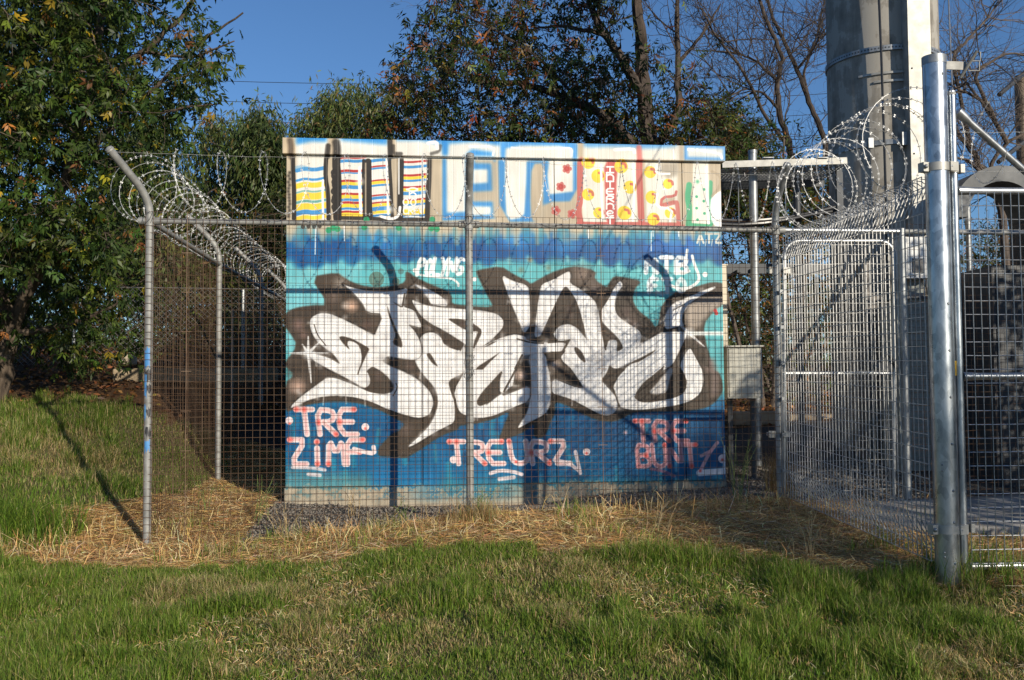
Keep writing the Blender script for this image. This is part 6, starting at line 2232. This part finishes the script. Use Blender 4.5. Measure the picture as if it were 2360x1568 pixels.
# evergreen bush just outside the frame on the right; it keeps the foot of the plant in shade
cl = []
while len(cl) < 170:
    x, y, z = rng.uniform(4.7, 8.6), rng.uniform(4.0, 6.0), rng.uniform(0.4, 4.4)
    if z < np.interp(x, [4.7, 5.0, 5.8, 6.6, 8.6], [2.5, 3.0, 3.8, 4.3, 4.2]):
        cl.append((x, y, z))
cl = np.array(cl)
gz = g1(6.4, 5.0)
limbs = [([(6.4, 5.0, gz - 0.2), (6.4, 5.0, 1.5), (6.5, 5.0, 3.6)], 0.09, 0.03)] + [([(6.4, 5.0, 0.8 + 0.3 * i), (6.4 + dx * 0.5, 5.0, 1.6 + 0.3 * i), (6.4 + dx, 5.0, 2.4 + 0.3 * i)], 0.05, 0.012) for i, dx in enumerate((-1.4, -0.8, 0.9, 1.6))]
tree('bush', 'tall evergreen bush standing right of the big gate outside the picture', None, (6.4, 5.0, gz), limbs, cl, 0.34, 60, 1, 0.02, 0.13, 0.05, ASH2, (4, 4, 2.5, 4, 0.2, 0.2, 0.5), droop=0.3, hang=0.2, cat='bush', twig_r=0.006, twigs=1)

# leaf litter on the bank and behind the compound
n = 15000
X, Y = scatter(n, -7.5, 5.5, 9.3, 15)
k = zones(X, Y)[3]
X, Y = X[k], Y[k]
m = len(X)
Pn = np.stack([X, Y, ground(X, Y) + rng.uniform(0.005, 0.04, m)], -1)
V, Fq, Cc = leaf_mesh(Pn, np.c_[rng.normal(0, 1, (m, 2)), rng.normal(0, 0.25, m)], 1, 0, 0.085, 0.034, [(0.22, 0.10, 0.04), (0.15, 0.07, 0.03), (0.30, 0.16, 0.06), (0.09, 0.05, 0.025), (0.36, 0.25, 0.06)], (4, 4, 2, 3, 0.7))
o = mesh_np('leaf_litter', V, Fq, M['leaf'], Cc)
tag(o, 'brown fallen leaves covering the bank behind the fences', 'leaf litter', kind='stuff')


# ---------------------------------------------------------------- weeds
def weed(vx, vy, n, H, label, cols, seed, spread=0.5, dx=0.0):
    r_ = np.random.default_rng(seed)
    p = at_ground(vx, vy)
    root = thing('tall_weed', label, 'weed', (p.x, p.y, g1(p.x, p.y)), 'tall weeds along the fence')
    mb = MB()
    tips = []
    for i in range(n):
        h = H * r_.uniform(0.5, 1.1)
        az = r_.uniform(0, 6.28)
        l = r_.uniform(0.1, spread) * h
        b = Vector((p.x + r_.normal(0, 0.04), p.y + r_.normal(0, 0.04), g1(p.x, p.y) - 0.02))
        t = b + Vector((math.cos(az) * l + dx * h, math.sin(az) * l * 0.5, h))
        m_ = (b + t) / 2 + Vector((0, 0, h * 0.08)) - Vector((math.cos(az), math.sin(az), 0)) * l * 0.15
        mb.tube([b, (b + m_) / 2, m_, (m_ + t) / 2, t], [0.0028, 0.0026, 0.0022, 0.0017, 0.0009], 4, cap=False)
        tips.append((m_, t))
    mb.build('stem', cols, root)
    mb = MB()
    for m_, t in tips:
        for k_ in range(3):
            a = m_.lerp(t, r_.uniform(-0.6, 0.8))
            az = r_.uniform(0, 6.28)
            L = r_.uniform(0.06, 0.18)
            d = Vector((math.cos(az), math.sin(az) * 0.6, r_.uniform(-0.1, 0.9))).normalized()
            s = d.cross(Vector((0, 0, 1))).normalized() * 0.0028
            e = a + d * L - Vector((0, 0, L * 0.25))
            c_ = a + d * L * 0.5
            mb.v += [a - s, a + s, c_ - s, c_ + s, e]
            n0 = len(mb.v) - 5
            mb.f += [(n0, n0 + 1, n0 + 3, n0 + 2), (n0 + 2, n0 + 3, n0 + 4)]
    mb.build('leaf_blades', cols, root, kind='stuff')


M['weed_green'] = simple('green_weed', (0.09, 0.14, 0.03), (0.17, 0.21, 0.05), 9, 0.6, bs=0)
M['weed_dry'] = simple('dry_weed', (0.30, 0.21, 0.09), (0.48, 0.36, 0.18), 9, 0.7, bs=0)
weed(590, 1205, 7, 0.40, 'green weed leaning right through the mesh in front of the hut corner', M['weed_green'], 1, 0.7, 0.35)
weed(420, 1245, 4, 0.36, 'pale forked dry stalk just right of the left corner post', M['weed_dry'], 2, 0.35, 0.06)
weed(650, 1240, 8, 0.28, 'half dry weed below the left end of the hut', M['weed_dry'], 3, 0.8)
weed(475, 1180, 5, 0.30, 'green weed inside the fence beside the second side post', M['weed_green'], 4, 0.4)
weed(1700, 1165, 10, 0.55, 'tall yellow-green weed at the right end of the hut', M['weed_green'], 5, 0.5, 0.05)
weed(930, 1215, 5, 0.30, 'thin green weed left of the middle post', M['weed_green'], 6, 0.5)
weed(1115, 1195, 9, 0.26, 'short green weed right of the middle post', M['weed_green'], 7, 0.6)
weed(1290, 1190, 6, 0.22, 'low dry stalks before the middle of the hut', M['weed_dry'], 8, 0.9)
weed(1500, 1230, 6, 0.26, 'dry stalks bent right below the red tags', M['weed_dry'], 9, 1.0, 0.3)
weed(1860, 1290, 7, 0.30, 'dry stubble in front of the roll-top panel', M['weed_dry'], 10, 0.7)
weed(820, 1190, 6, 0.24, 'dry stalks standing left of the middle post', M['weed_dry'], 11, 0.6)
weed(520, 1090, 6, 0.22, 'green weed at the foot of the second side post', M['weed_green'], 12, 0.6)
